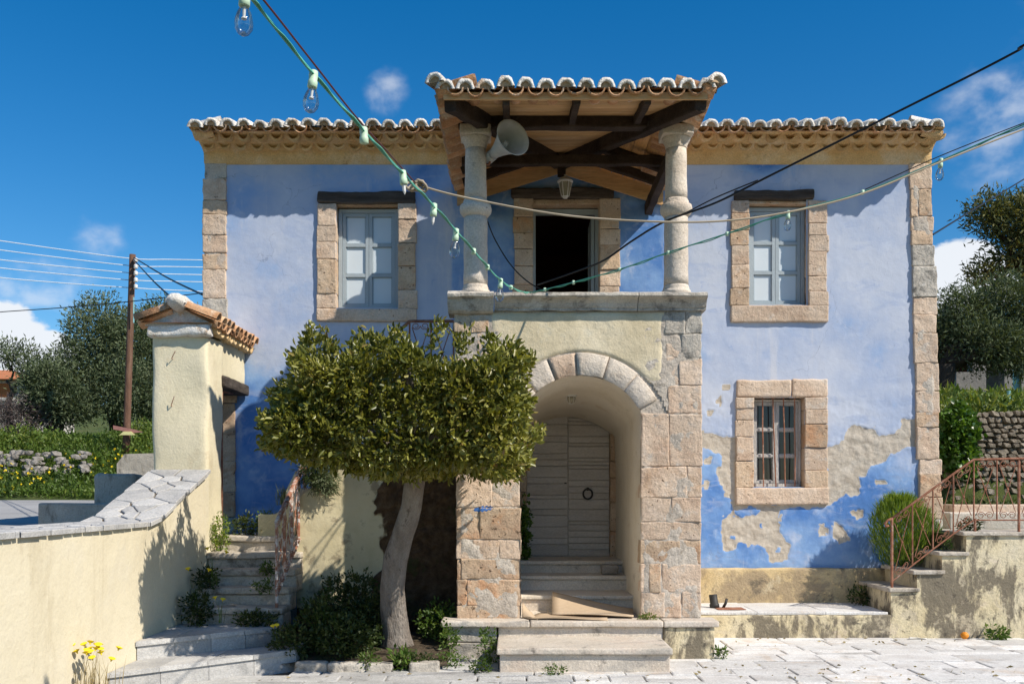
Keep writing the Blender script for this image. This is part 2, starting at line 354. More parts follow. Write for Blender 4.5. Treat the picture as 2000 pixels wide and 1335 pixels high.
M['rock_brown'] = weathered('brown_wall_stone', [(.20, .165, .125), (.31, .26, .2), (.42, .37, .3)], 5, stains=[((.1, .085, .065), 6, .55, .7, .7)], bump=(.01, 14), objvar=.2)
M['bark'] = weathered('pale_grey_bark', [(.26, .215, .175), (.38, .325, .275), (.48, .425, .37)], 4, vec=(2.2, 2.2, .5), stains=[((.11, .085, .065), 5, .54, .66, .8), ((.55, .5, .44), 7, .58, .7, .5)], bump=(.022, 14), perobj=False, objvar=0)
M['bark_dark'] = weathered('dark_olive_bark', [(.05, .042, .034), (.09, .075, .06)], 6, vec=(2, 2, .5), bump=(.02, 10))
M['pole'] = weathered('brown_utility_pole', [(.10, .055, .036), (.155, .085, .056), (.21, .13, .09)], 5, vec=(3, 3, .4), bump=(.004, 20))
M['farwall'] = weathered('far_cream_render', [(.62, .58, .52), (.7, .66, .6)], .6)
M['fartile'] = weathered('far_terracotta_roof', [(.45, .16, .07), (.55, .22, .1)], 2)
M['shutter'] = weathered('far_orange_shutter', [(.42, .14, .05), (.5, .18, .07)], 2)
M['greywall'] = weathered('grey_shed_wall', [(.20, .19, .18), (.3, .285, .27)], 1.2)
M['cardboard'] = weathered('brown_cardboard', [(.44, .33, .22), (.52, .40, .28)], 2, stains=[((.34, .25, .16), 2, .58, .72, .4)], fine=(60, .04), bump=(.001, 20))
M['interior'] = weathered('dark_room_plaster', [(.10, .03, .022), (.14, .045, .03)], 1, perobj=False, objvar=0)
def plain(name, col, rough=.6, spec=.3, metal=0.):
    t = NT(name); n = t.noise(9, 4, .6)
    c = t.mix(1.0, col, t.ramp(n, [(.3, (.86,) * 3), (.7, (1.08,) * 3)]), 'MULTIPLY'); return t.done(c, rough, spec, metal)
M['green_cable'] = plain('mint_green_cable', (.10, .38, .28), .5)
M['socket'] = plain('pale_green_socket', (.50, .66, .48), .5)
M['rope'] = plain('beige_rope', (.36, .30, .22), .9)
M['black'] = plain('black_cable', (.012, .012, .013), .5)
M['wine'] = plain('dark_red_wire', (.10, .03, .03), .5)
M['whitewire'] = plain('bare_aluminium_wire', (.6, .65, .7), .5)
M['horn'] = plain('grey_horn_enamel', (.42, .42, .40), .45)
M['white'] = plain('white_paint', (.68, .66, .62), .5)
M['iron'] = plain('black_iron', (.03, .028, .026), .6, .4)
M['orange'] = plain('orange_peel', (.75, .26, .02), .5)
M['petal'] = plain('yellow_petals', (.80, .60, .02), .6)
M['sign_red'] = plain('faded_red_sign', (.36, .17, .14), .7)
M['sign_yellow'] = plain('pale_yellow_sign', (.7, .66, .3), .7)
M['lilac'] = plain('violet_blue_paint', (.05, .15, .42), .8)
M['teal'] = plain('turquoise_paint', (.25, .5, .52), .7)
def glassy(name, col):
    t = NT(name); tr = t.n.new('ShaderNodeBsdfTransparent'); tr.inputs[0].default_value = (*col, 1); gl = t.n.new('ShaderNodeBsdfGlossy'); gl.inputs['Roughness'].default_value = .03
    fr = t.n.new('ShaderNodeFresnel'); fr.inputs[0].default_value = 1.55; mx = t.n.new('ShaderNodeMixShader')
    t.l.new(t.math('ADD', t.math('MULTIPLY', fr.outputs[0], .7), .03, True), mx.inputs[0]); t.l.new(tr.outputs[0], mx.inputs[1]); t.l.new(gl.outputs[0], mx.inputs[2]); t.l.new(mx.outputs[0], t.out.inputs['Surface']); return t.m
M['glass'] = glassy('clear_bulb_glass', (.90, .92, .93))
t = NT('pane_over_white_blind'); t.b.inputs['Coat Weight'].default_value = .6; t.b.inputs['Coat Roughness'].default_value = .03
M['blind'] = t.done(t.ramp(t.noise(1.2, 3), [(.3, (.56, .62, .66)), (.7, (.64, .70, .74))]), .6, .3)
t = NT('dark_window_glass'); M['dkglass'] = t.done((.022, .022, .024), .06, .5)
t = NT('lamp_glass'); M['lampglass'] = t.done((.35, .32, .24), .2, .5)

def foliage(name, cols, trans=.35, rough=.45, spec=.35):
    t = NT(name); a = t.n.new('ShaderNodeAttribute'); a.attribute_name = 'rnd'
    k = len(cols) - 1
    col = t.ramp(a.outputs['Fac'], [(i / max(k, 1), c) for i, c in enumerate(cols)])
    col = t.mix(1.0, col, t.ramp(t.noise(2.0, 3), [(.3, (.8,) * 3), (.7, (1.15,) * 3)]), 'MULTIPLY')
    t.done(col, rough, spec)
    tr = t.n.new('ShaderNodeBsdfTranslucent'); t.l.new(t.mix(1.0, col, (1.3, 1.25, .5), 'MULTIPLY'), tr.inputs['Color'])
    mx = t.n.new('ShaderNodeMixShader'); mx.inputs[0].default_value = trans
    t.l.new(t.b.outputs[0], mx.inputs[1]); t.l.new(tr.outputs[0], mx.inputs[2]); t.l.new(mx.outputs[0], t.out.inputs['Surface'])
    return t.m
M['leaf'] = foliage('glossy_evergreen_leaves', [(.065, .08, .012), (.145, .155, .024), (.25, .25, .05), (.34, .32, .09), (.24, .15, .05)], .3, .36, .5)
M['olive'] = foliage('olive_leaves', [(.06, .085, .04), (.11, .14, .07), (.19, .22, .13)], .2, .6, .2)
M['tallleaf'] = foliage('tall_tree_leaves', [(.07, .085, .03), (.13, .14, .05), (.22, .20, .08)], .25, .6, .2)
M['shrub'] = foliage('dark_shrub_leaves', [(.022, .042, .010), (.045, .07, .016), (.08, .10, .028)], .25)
M['weed'] = foliage('fresh_weed_leaves', [(.05, .10, .014), (.09, .16, .025), (.15, .20, .05)], .35)
M['broom'] = foliage('feathery_green_stems', [(.08, .15, .016), (.15, .24, .03), (.34, .40, .09)], .5)
M['ivy'] = foliage('ivy_leaves', [(.03, .08, .010), (.07, .15, .02), (.14, .24, .04)], .3, .35, .5)
M['nettle'] = foliage('verge_leaves', [(.07, .12, .02), (.13, .20, .035), (.26, .27, .06)], .3)
M['dry'] = foliage('dry_stalks', [(.25, .20, .10), (.38, .30, .16)], .2, .8)
M['purple'] = foliage('bare_purple_scrub', [(.10, .075, .07), (.17, .13, .12)], .1, .9)
# ---------------------------------------------------------------- ground and terrain
D = 13.30            # facade plane
g = MB(); g.add([(-900, -200, -.06), (900, -200, -.06), (900, 1500, -.06), (-900, 1500, -.06)], [(0, 1, 2, 3)])
tag(g.build('ground', M['turf']), 'wide rough ground stretching to the horizon', 'ground', kind='structure')
g = MB(); g.add([(-3.8, 1, -.035), (30, 1, -.035), (30, 12.3, -.035), (-3.8, 12.3, -.035)], [(0, 1, 2, 3)])
court = tag(g.build('courtyard_paving', M['joint']), 'pale stone paved courtyard in front of the house', 'paving', kind='structure')

def hfield(name, x0, x1, nx, y0, y1, ny, fn, mat, pw=1.0):
    xs = np.linspace(x0, x1, nx); ys = y0 + (y1 - y0) * np.linspace(0, 1, ny) ** pw
    V = [(x, y, fn(x, y)) for y in ys for x in xs]
    Fc = np.array([(j * nx + i, j * nx + i + 1, (j + 1) * nx + i + 1, (j + 1) * nx + i) for j in range(ny - 1) for i in range(nx - 1)])
    return fast_mesh(name, np.array(V), Fc, mat, smooth=True)
def sm(a, b, v): q = min(max((v - a) / (b - a), 0), 1); return q * q * (3 - 2 * q)
def hl(x, y):
    h = 1.17 + max(0, y - 13) * .030
    edge = 27.5 + .35 * math.sin(x * .5)
    if y > edge:
        h += 1.5 * sm(edge, edge + 5.5, y) + .03 * (y - edge) + .10 * nz((x, y, 0), .8)
    return h + 4 * sm(45, 130, y)
tag(hfield('verge', -90, -3.95, 150, 2.0, 170, 150, hl, M['turf'], 1.8), 'grassy bank and field rising beyond the road at left', 'bank', kind='structure')
def hr(x, y):
    h = 1.27
    if y > 16.9: h += 1.75 * sm(16.9, 17.2, y) + .14 * (y - 17) + .12 * nz((x, y, 3), .9)
    return h + 4 * sm(40, 130, y) * .6
tag(hfield('terrace', 5.35, 90, 130, 12.35, 170, 160, hr, M['turf'], 1.8), 'grassy terraced slope behind the right stair', 'slope', kind='structure')
def hb(x, y): return 1.6 + .06 * (y - 22) + 4 * sm(40, 130, y) * .8
tag(hfield('back_field', -3.96, 5.36, 12, 21.6, 170, 40, hb, M['turf']), 'field rising behind the blue house', 'field', kind='structure')
# road
nx = 40; xs = np.linspace(-60, -4.0, nx); V = []
for y in (13.6, 16, 19, 22, 25, 27.2):
    for x in xs: V.append((x, y + (.35 * math.sin(x * .5) if y > 27 else 0) + (0 if y > 14 else -6.5 * (x < -4.3)), hl(x, min(y, 27)) + .012))
Fc = np.array([(j * nx + i, j * nx + i + 1, (j + 1) * nx + i + 1, (j + 1) * nx + i) for j in range(5) for i in range(nx - 1)])
tag(fast_mesh('road', np.array(V), Fc, M['asphalt'], smooth=True), 'pale worn road passing the gate at left', 'road', kind='structure')

# paving stones
def pave_stone(x0, x1, y0, y1, z, mat, par):
    a = random.uniform(-.006, .006); r = .008
    c = [(x0, y0), (x1, y0), (x1, y1), (x0, y1)]
    c = [(x + random.uniform(-.007, .007), y + random.uniform(-.007, .007)) for x, y in c]
    cx, cy = (x0 + x1) / 2, (y0 + y1) / 2
    def ring(k, zz): return [(cx + (x - cx) * k, cy + (y - cy) * k, zz + a * (x - cx) * 2) for x, y in c]
    kk = 1 - 2 * r / max(.1, min(x1 - x0, y1 - y0))
    V = ring(1, z - .05) + ring(1, z - .006) + ring(kk, z)
    Fc = [(0, 1, 5, 4), (1, 2, 6, 5), (2, 3, 7, 6), (3, 0, 4, 7), (4, 5, 9, 8), (5, 6, 10, 9), (6, 7, 11, 10), (7, 4, 8, 11), (8, 9, 10, 11)]
    mobj('paving_stone', V, Fc, mat, par)
y = 8.3
while y < 12.22:
    h = random.choice((.2, .26, .32, .38, .44)); x = -3.3 + random.uniform(0, .5) if y < 9.6 else -2.3 + random.uniform(0, .3)
    while x < 7.6:
        w = random.uniform(.28, .95)
        grey = x + w / 2 < .25 + .25 * math.sin(y * 5)  # left stones: greyer flags, with tree shade also put into their colour
        gp = random.uniform(.005, .009)
        if random.random() < .22 and h > .3 and w > .5:
            for (a, b) in ((y, y + h * .5), (y + h * .5, y + h)):
                pave_stone(x + gp, x + w - gp, a + gp, b - gp, random.uniform(-.004, .004), M['pave_grey_shaded' if grey else 'pave'], court)
        else:
            pave_stone(x + gp, x + w - gp, y + gp, y + h - gp, random.uniform(-.004, .004), M['pave_grey_shaded' if grey else 'pave'], court)
        x += w
    y += h

# ---------------------------------------------------------------- house
house = thing('house', 'old two-storey stone house with faded blue plaster facade and tiled roof', 'house', (.8, D, 0))
XL, XR0, XR1 = X(400, D), X(1818, D), X(1838, D)
ZT = 6.26
t = NT('faded_blue_limewash')
pe = t.n.new('ShaderNodeAttribute'); pe.attribute_name = 'peel'
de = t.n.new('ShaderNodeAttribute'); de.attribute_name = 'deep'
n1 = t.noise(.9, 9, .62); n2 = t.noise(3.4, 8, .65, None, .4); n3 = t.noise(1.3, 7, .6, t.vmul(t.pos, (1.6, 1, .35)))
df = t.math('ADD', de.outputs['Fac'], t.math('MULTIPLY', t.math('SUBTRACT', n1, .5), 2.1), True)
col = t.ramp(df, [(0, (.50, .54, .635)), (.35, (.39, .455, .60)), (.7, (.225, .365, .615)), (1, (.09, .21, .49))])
col = t.mix(t.rng(n2, .52, .70, 0, .55), col, (.53, .575, .68))
n5 = t.noise(2.2, 9, .68, t.vmul(t.pos, (.8, 1, 2.6)), .5); col = t.mix(t.rng(n5, .54, .68, 0, .6), col, (.33, .405, .58))
n6 = t.noise(1.1, 9, .66, t.vmul(t.pos, (2.4, 1, .28))); col = t.mix(t.rng(n6, .56, .68, 0, .6), col, (.585, .59, .63))
col = t.mix(t.rng(n3, .58, .72, 0, .35), col, (.46, .47, .52))
col = t.mix(t.rng(t.noise(5.5, 8, .7, None, .8), .60, .72, 0, .35), col, (.18, .29, .54))
col = t.mix(t.rng(t.noise(14, 6, .7), .66, .74, 0, .5), col, (.28, .30, .36))
vo = t.n.new('ShaderNodeTexVoronoi'); vo.feature = 'DISTANCE_TO_EDGE'; vo.inputs['Scale'].default_value = 1.15
wv = t.n.new('ShaderNodeTexNoise'); wv.inputs['Scale'].default_value = 3.0; wv.inputs['Detail'].default_value = 8; t.l.new(t.pos, wv.inputs['Vector'])
t.l.new(t.vadd(t.pos, t.vmul(wv.outputs['Color'], (.5, .5, .5))), vo.inputs['Vector'])
crk = t.math('MULTIPLY', t.math('SUBTRACT', 1.0, t.rng(vo.outputs['Distance'], .001, .006)), t.rng(t.noise(.8, 4, .6, t.vadd(t.pos, (9, 2, 5))), .53, .62))
col = t.mix(t.math('MULTIPLY', crk, .55), col, (.20, .235, .33))
n4 = t.noise(6, 8, .7)
ren = t.ramp(n4, [(.3, (.38, .32, .255)), (.5, (.50, .44, .365)), (.7, (.57, .52, .45))])
ren = t.mix(t.rng(t.noise(17, 5, .7), .58, .7, 0, .6), ren, (.24, .19, .15))
pk = t.rng(pe.outputs['Fac'], .40, .60)
rim = t.math('MULTIPLY', t.rng(pe.outputs['Fac'], .18, .4), t.math('SUBTRACT', 1.0, pk))
col = t.mix(t.math('MULTIPLY', rim, .55), col, (.50, .55, .66))
col = t.mix(pk, col, ren)
h = t.math('ADD', t.math('MULTIPLY', t.noise(7, 8, .6), .8), t.math('MULTIPLY', t.noise(45, 4, .7), t.math('ADD', t.math('MULTIPLY', pk, .7), .12)))
t.bump(h, .008)
M['blue'] = t.done(col, .93, .15)

openings = [(655, 778, 389, 603), (1462, 1575, 383, 597), (1040, 1170, 380, 720), (1470, 1570, 777, 950), (1014, 1206, 806, 1092)]
def inpoly(px, py, poly):
    ins = np.zeros(px.shape, bool); n = len(poly)
    for i in range(n):
        x1, y1 = poly[i]; x2, y2 = poly[(i + 1) % n]
        if y1 == y2: continue
        c = ((y1 > py) != (y2 > py)) & (px < (x2 - x1) * (py - y1) / (y2 - y1) + x1); ins ^= c
    return ins
PEEL = [
 [(590, 500), (650, 480), (690, 410), (760, 425), (800, 430), (810, 455), (880, 440), (900, 420), (985, 400), (985, 490), (920, 510), (850, 540), (830, 570), (770, 580), (760, 620), (730, 620), (735, 700), (690, 715), (670, 700), (640, 710), (605, 750), (590, 750)],
 [(40, 440), (100, 440), (160, 460), (240, 460), (240, 760), (205, 750), (185, 720), (150, 660), (130, 600), (155, 560), (150, 540), (110, 515), (40, 500)],
 [(150, 830), (170, 800), (200, 770), (200, 740), (590, 740), (590, 752), (395, 762), (390, 810), (395, 850), (420, 900), (440, 920), (430, 970), (400, 980), (350, 980), (335, 930), (300, 905), (250, 915), (205, 930), (150, 935)],
 [(620, 820), (660, 830), (680, 880), (650, 910), (625, 880)], [(560, 830), (605, 840), (600, 872), (565, 870)],
 [(120, 300), (150, 270), (142, 322), (125, 325)], [(80, 345), (118, 350), (110, 370), (85, 366)], [(150, 240), (192, 233), (182, 265), (150, 267)],
 [(75, 545), (110, 545), (112, 575), (80, 575)], [(790, 640), (850, 645), (850, 660), (800, 665)], [(690, 770), (750, 760), (745, 800), (715, 810)],
 [(80, 640), (105, 640), (100, 680), (80, 670)], [(300, 790), (320, 760), (395, 760), (395, 800)], [(905, 380), (985, 385), (985, 405), (905, 420)]]
BLUE_IN = [[(205, 770), (270, 755), (318, 765), (300, 788), (215, 795)], [(185, 870), (205, 875), (205, 895), (185, 890)], [(380, 920), (402, 920), (400, 940), (382, 938)], [(205, 940), (215, 905), (300, 905), (335, 930), (335, 965), (290, 970)], [(310, 825), (330, 822), (325, 842), (312, 840)]]
gx = np.unique(np.concatenate([np.arange(XL, 2.0, .04), np.arange(2.0, XR1 + .014, .014)]))
gz = np.unique(np.concatenate([np.arange(0.0, 3.0, .014), np.arange(3.0, ZT + .04, .04)]))
XX, ZZ = np.meshgrid(gx, gz)
pxg = CX + XX * F / D; pyg = HY - (ZZ - EYE) * F / D
fine = np.zeros(XX.shape); wx = np.zeros(XX.shape); wz = np.zeros(XX.shape); big = np.zeros(XX.shape)
for j in range(XX.shape[0]):
    for i in range(XX.shape[1]):
        x, z = XX[j, i], ZZ[j, i]
        low = x > 1.9 and z < 3.1
        big[j, i] = noise.noise(Vector((x * .7, 1.3, z * .7))) + .5 * noise.noise(Vector((x * 2.1, 4.3, z * 2.1)))
        if low:
            wx[j, i] = noise.noise(Vector((x * 7, .3, z * 7))) * .7 + noise.noise(Vector((x * 18, 2.3, z * 18))) * .5
            wz[j, i] = noise.noise(Vector((x * 7, 9.3, z * 7))) * .7 + noise.noise(Vector((x * 18, 12.3, z * 18))) * .5
            fine[j, i] = noise.noise(Vector((x * 11, 5.3, z * 11))) + .6 * noise.noise(Vector((x * 27, 7.7, z * 27)))
zx = (pxg - 1340) * 2.153 + wx * 16; zy = (pyg - 640) * 2.153 + wz * 16
peel = np.zeros(XX.shape, bool)
for pl in PEEL: peel |= inpoly(zx, zy, pl)
for pl in BLUE_IN: peel &= ~inpoly(zx, zy, pl)
nr0 = peel.astype(float)
for _ in range(14):
    b_ = np.pad(nr0, 1, mode='edge'); nr0 = (b_[:-2, 1:-1] + b_[2:, 1:-1] + b_[1:-1, :-2] + b_[1:-1, 2:] + 2 * b_[1:-1, 1:-1]) / 6
peel |= (nr0 > .06) & (fine > .62)
peel &= ~((nr0 < .93) & (fine < -.85))
peel &= pxg > 1340
pf = peel.astype(float)
def blur(a):
    b = np.pad(a, 1, mode='edge'); return (b[:-2, 1:-1] + b[2:, 1:-1] + b[1:-1, :-2] + b[1:-1, 2:] + 2 * b[1:-1, 1:-1]) / 6
pf1 = blur(pf); lump = blur(blur(blur(blur(pf))))
near = pf.copy()
for _ in range(26): near = blur(near)
# paint deeper in colour where rain seldom reaches and on the later repaint low down
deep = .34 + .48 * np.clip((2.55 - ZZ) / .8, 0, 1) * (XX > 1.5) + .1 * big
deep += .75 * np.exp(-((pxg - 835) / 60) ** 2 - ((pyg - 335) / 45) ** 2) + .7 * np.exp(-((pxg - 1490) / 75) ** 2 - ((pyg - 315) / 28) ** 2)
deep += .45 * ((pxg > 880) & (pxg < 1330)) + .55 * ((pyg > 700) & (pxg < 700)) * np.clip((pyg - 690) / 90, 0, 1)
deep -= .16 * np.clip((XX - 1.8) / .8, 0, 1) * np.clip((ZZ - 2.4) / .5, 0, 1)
outward = .010 * (1 - pf1) + .007 * big + fine * (.003 + .006 * np.clip(near * 1.6, 0, 1))
YY = D - outward + .012
nzr, nxr = XX.shape
keep = np.ones((nzr - 1, nxr - 1), bool)
cxp = (pxg[:-1, :-1] + pxg[1:, 1:]) / 2; czp = (pyg[:-1, :-1] + pyg[1:, 1:]) / 2
keep &= ~(cxp > 1810 + 20 * (czp - 305) / 645)
for (a, b, c, d) in openings: keep &= ~((cxp > a) & (cxp < b) & (czp > c) & (czp < d))
jj, ii = np.nonzero(keep)
Fc = np.stack([jj * nxr + ii, jj * nxr + ii + 1, (jj + 1) * nxr + ii + 1, (jj + 1) * nxr + ii], 1)
V = np.stack([XX.ravel(), YY.ravel(), ZZ.ravel()], 1)
wall = fast_mesh('facade_wall', V, Fc, M['blue'], house, {'peel': pf1.ravel(), 'deep': deep.ravel()}, smooth=True)
wall['label'] = 'blue plaster front with grey render showing where paint has flaked off'
b = MB()   # side and back walls, floors
b.add([(XL + .01, D, 0), (XL + .01, 21.3, 0), (XL + .01, 21.3, ZT), (XL + .01, D, ZT), (XR1 - .02, D, 0), (XR1 - .02, 21.3, 0), (XR0, 21.3, ZT), (XR0, D, ZT)],
      [(0, 1, 2, 3), (4, 7, 6, 5), (1, 5, 6, 2)])
b.build('side_wall', M['mortar'], house)
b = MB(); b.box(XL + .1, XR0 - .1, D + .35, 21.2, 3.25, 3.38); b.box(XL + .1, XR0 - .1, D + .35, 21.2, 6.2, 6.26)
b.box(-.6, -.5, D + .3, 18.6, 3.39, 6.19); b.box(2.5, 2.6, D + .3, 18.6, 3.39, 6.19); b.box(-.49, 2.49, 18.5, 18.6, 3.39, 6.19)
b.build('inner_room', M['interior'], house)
block('plinth', 2.03, XR1 + .03, D - .11, D + .1, .0, Z(1110, D - .11) + .005, M['plinth'], house, r=.02, amp=.008, seg=.12)
# quoin stones
def quoins(side):
    z = 6.16
    while z > .9:
        h = random.uniform(.17, .46)
        if z - h < .9: h = z - .85
        py = HY - (z - h / 2 - EYE) * F / D
        f = (py - 305) / 645
        if side == 'L':
            x0 = X(398 + random.uniform(-2, 2), D); x1 = X(444 + random.uniform(-2, 2), D)
            if py > 720: x1 = X(462 + random.uniform(-3, 2), D)
        else:
            x0 = X(1773 + 20 * f + random.uniform(-2, 2), D); x1 = X(1818 + 20 * f + random.uniform(-3, 3), D)
        parts = [(x0, x1)]
        if h > .3 and random.random() < .25: m = (x0 + x1) / 2 + random.uniform(-.04, .04); parts = [(x0, m - .004), (m + .004, x1)]
        for a, c in parts:
            block('quoin_stone', a, c, D - random.uniform(.024, .038), D + .3, z - h + .002, z - .002, M[random.choice(('stone', 'stone', 'stone_red', 'stone', 'stone', 'stone_grey') if side == 'R' else ('stone', 'stone_red', 'stone_red', 'stone_grey'))], house, r=.009, amp=.012, seg=.045, sc=12, warp=.014)
        z -= h
quoins('L'); quoins('R')
def mortar_skin(name, x0, x1, z0, z1, y, par, cover=.0, skew=0.0, seed=1, hole=None):
    """thin uneven smear of lime mortar that fills joints and laps over parts of the stones"""
    nx_, nz_ = max(3, int((x1 - x0) / .022)), max(3, int((z1 - z0) / .022)); V = []
    for j in range(nz_ + 1):
        z = z0 + (z1 - z0) * j / nz_
        for i in range(nx_ + 1):
            x = x0 + (x1 - x0) * i / nx_; xs = x + skew * (z1 - z) / (z1 - z0)
            a = nz((x, z, 0), 3.2, seed) + .55 * nz((x, z, 0), 9, seed + 2) + .25 * nz((x, z, 0), 24, seed + 4)
            edge = min(i, nx_ - i, 2) / 2
            V.append((xs, y - .020 * max(-.6, min(a + cover, .95)) + .02 * (1 - edge), z))
    Fc = [(j * (nx_ + 1) + i, j * (nx_ + 1) + i + 1, (j + 1) * (nx_ + 1) + i + 1, (j + 1) * (nx_ + 1) + i) for j in range(nz_) for i in range(nx_)]
    if hole: Fc = [f for f in Fc if not hole(V[f[0]][0], V[f[0]][2])]
    return mobj(name, V, Fc, M['mortar'], par, True)
mortar_skin('quoin_mortar', X(401, D), X(442, D), 1.0, 6.15, D - .022, house, -.12, 0, 3)
mortar_skin('quoin_mortar', X(1776, D), X(1815, D), .9, 6.15, D - .022, house, -.12, X(1020, D), 7)

def surround(o, i, lintel, seedlist, _n=None, door=False, lower=False):
    """stone surround of an opening: o outer, i inner pixel rectangle on the facade"""
    x0, x1, xa, xb = X(o[0], D), X(o[1], D), X(i[0], D), X(i[1], D)
    zt, zb, za, zc = Z(o[2], D), Z(o[3], D), Z(i[2], D), Z(i[3], D)
    m = MB(); f = D + .03
    for (p, q, r, s) in ((x0 + .02, xa - .012, zb + .02, zt - .02), (xb + .012, x1 - .02, zb + .02, zt - .02)): m.box(p, q, f - .022, f + .28, r, s)
    sr = m.build('window_surround' if not door else 'door_surround', M['mortar'], house)
    y0, y1 = D - .035, D + .30
    zl = Z(lintel[0], D); zl2 = Z(lintel[1], D)
    if not lower:
        V, Fc = rough_box(X(lintel[2], D), X(lintel[3], D), y0 - .02, y1, zl2, zl, r=.02, amp=.012, seg=.06, sc=8, warp=.02)
        mobj('lintel', V, Fc, M['lintel'], sr, True)
        block('soffit_stone', xa - .01, xb + .01, y0 + .05, y1, za - .002, zl2 - .003, M['stone_red'], sr, r=.008, amp=.004)
        top = zl2 - .004 if o[0] < lintel[2] + 3 else zl2
    else:
        xm = X(lintel[2], D)
        block('lintel_stone', x0, xm - .003, y0, y1, zl2 + .004, zt, M['stone'], sr, r=.02, amp=.008, seg=.06)
        block('lintel_stone', xm + .003, x1, y0, y1, zl2 + .004, zt + .01, M['stone'], sr, r=.02, amp=.008, seg=.06)
        top = zl2
    for (p, q, sl) in ((x0, xa, seedlist[0]), (xb, x1, seedlist[1])):
        zz = top
        for k, py in enumerate(sl):
            zn = Z(py, D); j = random.uniform(-.012, .02)
            a, c = (p - j, q) if p == x0 else (p, q + j)
            block('jamb_stone', a, c, y0 + random.uniform(-.012, .012), y1, zn + .002, zz - .002, M[random.choice(('stone', 'stone', 'stone_red'))], sr, r=.008, amp=.007, warp=.008, seg=.05, sc=12)
            zz = zn
    if not door:
        block('sill_stone', x0 - .01, x1 + .01, y0 - .01, y1, zb, zc, M['stone'], sr, r=.016, amp=.008, seg=.06)
    return sr
def casement(i, yw, mat, pane, par_name='window', slack=.0, t=.05, q=.052):
    x0, x1, zt, zb = X(i[0], D) + slack, X(i[1], D) - slack, Z(i[2], D), Z(i[3], D)
    m = MB()
    m.box(x0, x0 + t, yw, yw + .08, zb, zt); m.box(x1 - t, x1, yw, yw + .08, zb, zt)
    m.box(x0 + t, x1 - t, yw + .001, yw + .079, zt - t, zt); m.box(x0 + t, x1 - t, yw - .03, yw + .079, zb, zb + .045)
    w = m.build(par_name, mat, house)
    xm = (x0 + x1) / 2
    for (a, c) in ((x0 + t + .004, xm - .002), (xm + .002, x1 - t - .004)):
        s = MB(); lo, hi = zb + .05, zt - t - .004; y0, y1 = yw + .015, yw + .06
        s.box(a, a + q, y0, y1, lo, hi); s.box(c - q, c, y0, y1, lo, hi)
        hh = (hi - lo - q) / 3
        for k in range(4): s.box(a + q, c - q, y0 + .002, y1 - .002, lo + k * hh, lo + k * hh + q)
        for k in range(3):   # bevelled glazing beads
            zA, zB = lo + k * hh + q, lo + (k + 1) * hh
            for (e0, e1) in (((a + q + .006, zA), (a + q + .006, zB)), ((c - q - .006, zA), (c - q - .006, zB)), ((a + q, zB - .006), (c - q, zB - .006)), ((a + q, zA + .006), (c - q, zA + .006))):
                s.bar((e0[0], y0 + .022, e0[1]), (e1[0], y0 + .022, e1[1]), .012, .012, (0, 1, 0))
        s.build('sash', mat, w)
        for k in range(3):
            p = MB(); p.box(a + q - .004, c - q + .004, y0 + .026, y0 + .032, lo + k * hh + q - .004, lo + (k + 1) * hh + .004); p.build('pane', pane, w)
    return w
surround((620, 813, 375, 628), (657, 778, 400, 603), (375, 398, 621, 812), ([442, 473, 507, 574, 603], [430, 476, 520, 566, 603]), None)
casement((658, 777, 403, 603), D + .13, M['frame'], M['blind'], q=.043)
surround((1428, 1615, 372, 630), (1462, 1578, 397, 597), (372, 391, 1432, 1588), ([417, 450, 480, 518, 563, 597], [437, 460, 492, 540, 570, 598]), None)
casement((1463, 1577, 400, 597), D + .13, M['frame'], M['blind'], q=.043)
surround((1004, 1209, 368, 720), (1041, 1171, 398, 720), (368, 388, 1000, 1200), ([424, 455, 487, 520, 556, 612, 660, 718], [430, 448, 480, 528, 560, 612, 660, 718]), None, door=True)
# upper door: frame and one leaf swung inwards
m = MB(); x0, x1 = X(1041, D), X(1171, D); zt = Z(400, D)
m.box(x0 - .02, x0 + .04, D + .2, D + .27, 3.39, zt); m.box(x1 - .04, x1 + .02, D + .2, D + .27, 3.39, zt); m.box(x0 + .04, x1 - .04, D + .2, D + .27, zt - .07, zt)
ud = m.build('balcony_door', M['frame'], house)
m = MB(); y0 = D + .29; xx = x1 - .09
m.box(xx, xx + .045, y0, y0 + .09, 3.42, zt - .08); m.box(xx, xx + .045, y0 + .5, y0 + .59, 3.42, zt - .08)
for k in (3.42, 4.3, 5.0, zt - .18): m.box(xx + .002, xx + .043, y0 + .09, y0 + .5, k, k + .1)
m.box(xx + .014, xx + .03, y0 + .09, y0 + .5, 3.52, zt - .1)
m.build('open_leaf', M['frame'], ud)
# small ground floor window with bars
sr = surround((1438, 1616, 742, 985), (1471, 1571, 776, 952), (742, 776, 1545), ([797, 820, 853, 900, 952], [800, 828, 874, 918, 952]), None, lower=True)
lw = casement((1473, 1570, 778, 950), D + .14, M['oldframe'], M['dkglass'], slack=.002, t=.03, q=.035)
for px, lean in ((1489, 2), (1509, 7), (1530, 4), (1552, 1)):
    a, c = P(px, 772, D + .05), P(px + lean, 956, D + .05); a.y = c.y = D + .05
    m = MB(); m.tube([a.lerp(c, k / 6) + Vector((random.uniform(-.004, .004), 0, 0)) for k in range(7)], .009, 6); m.build('window_bar', M['rust'], lw)
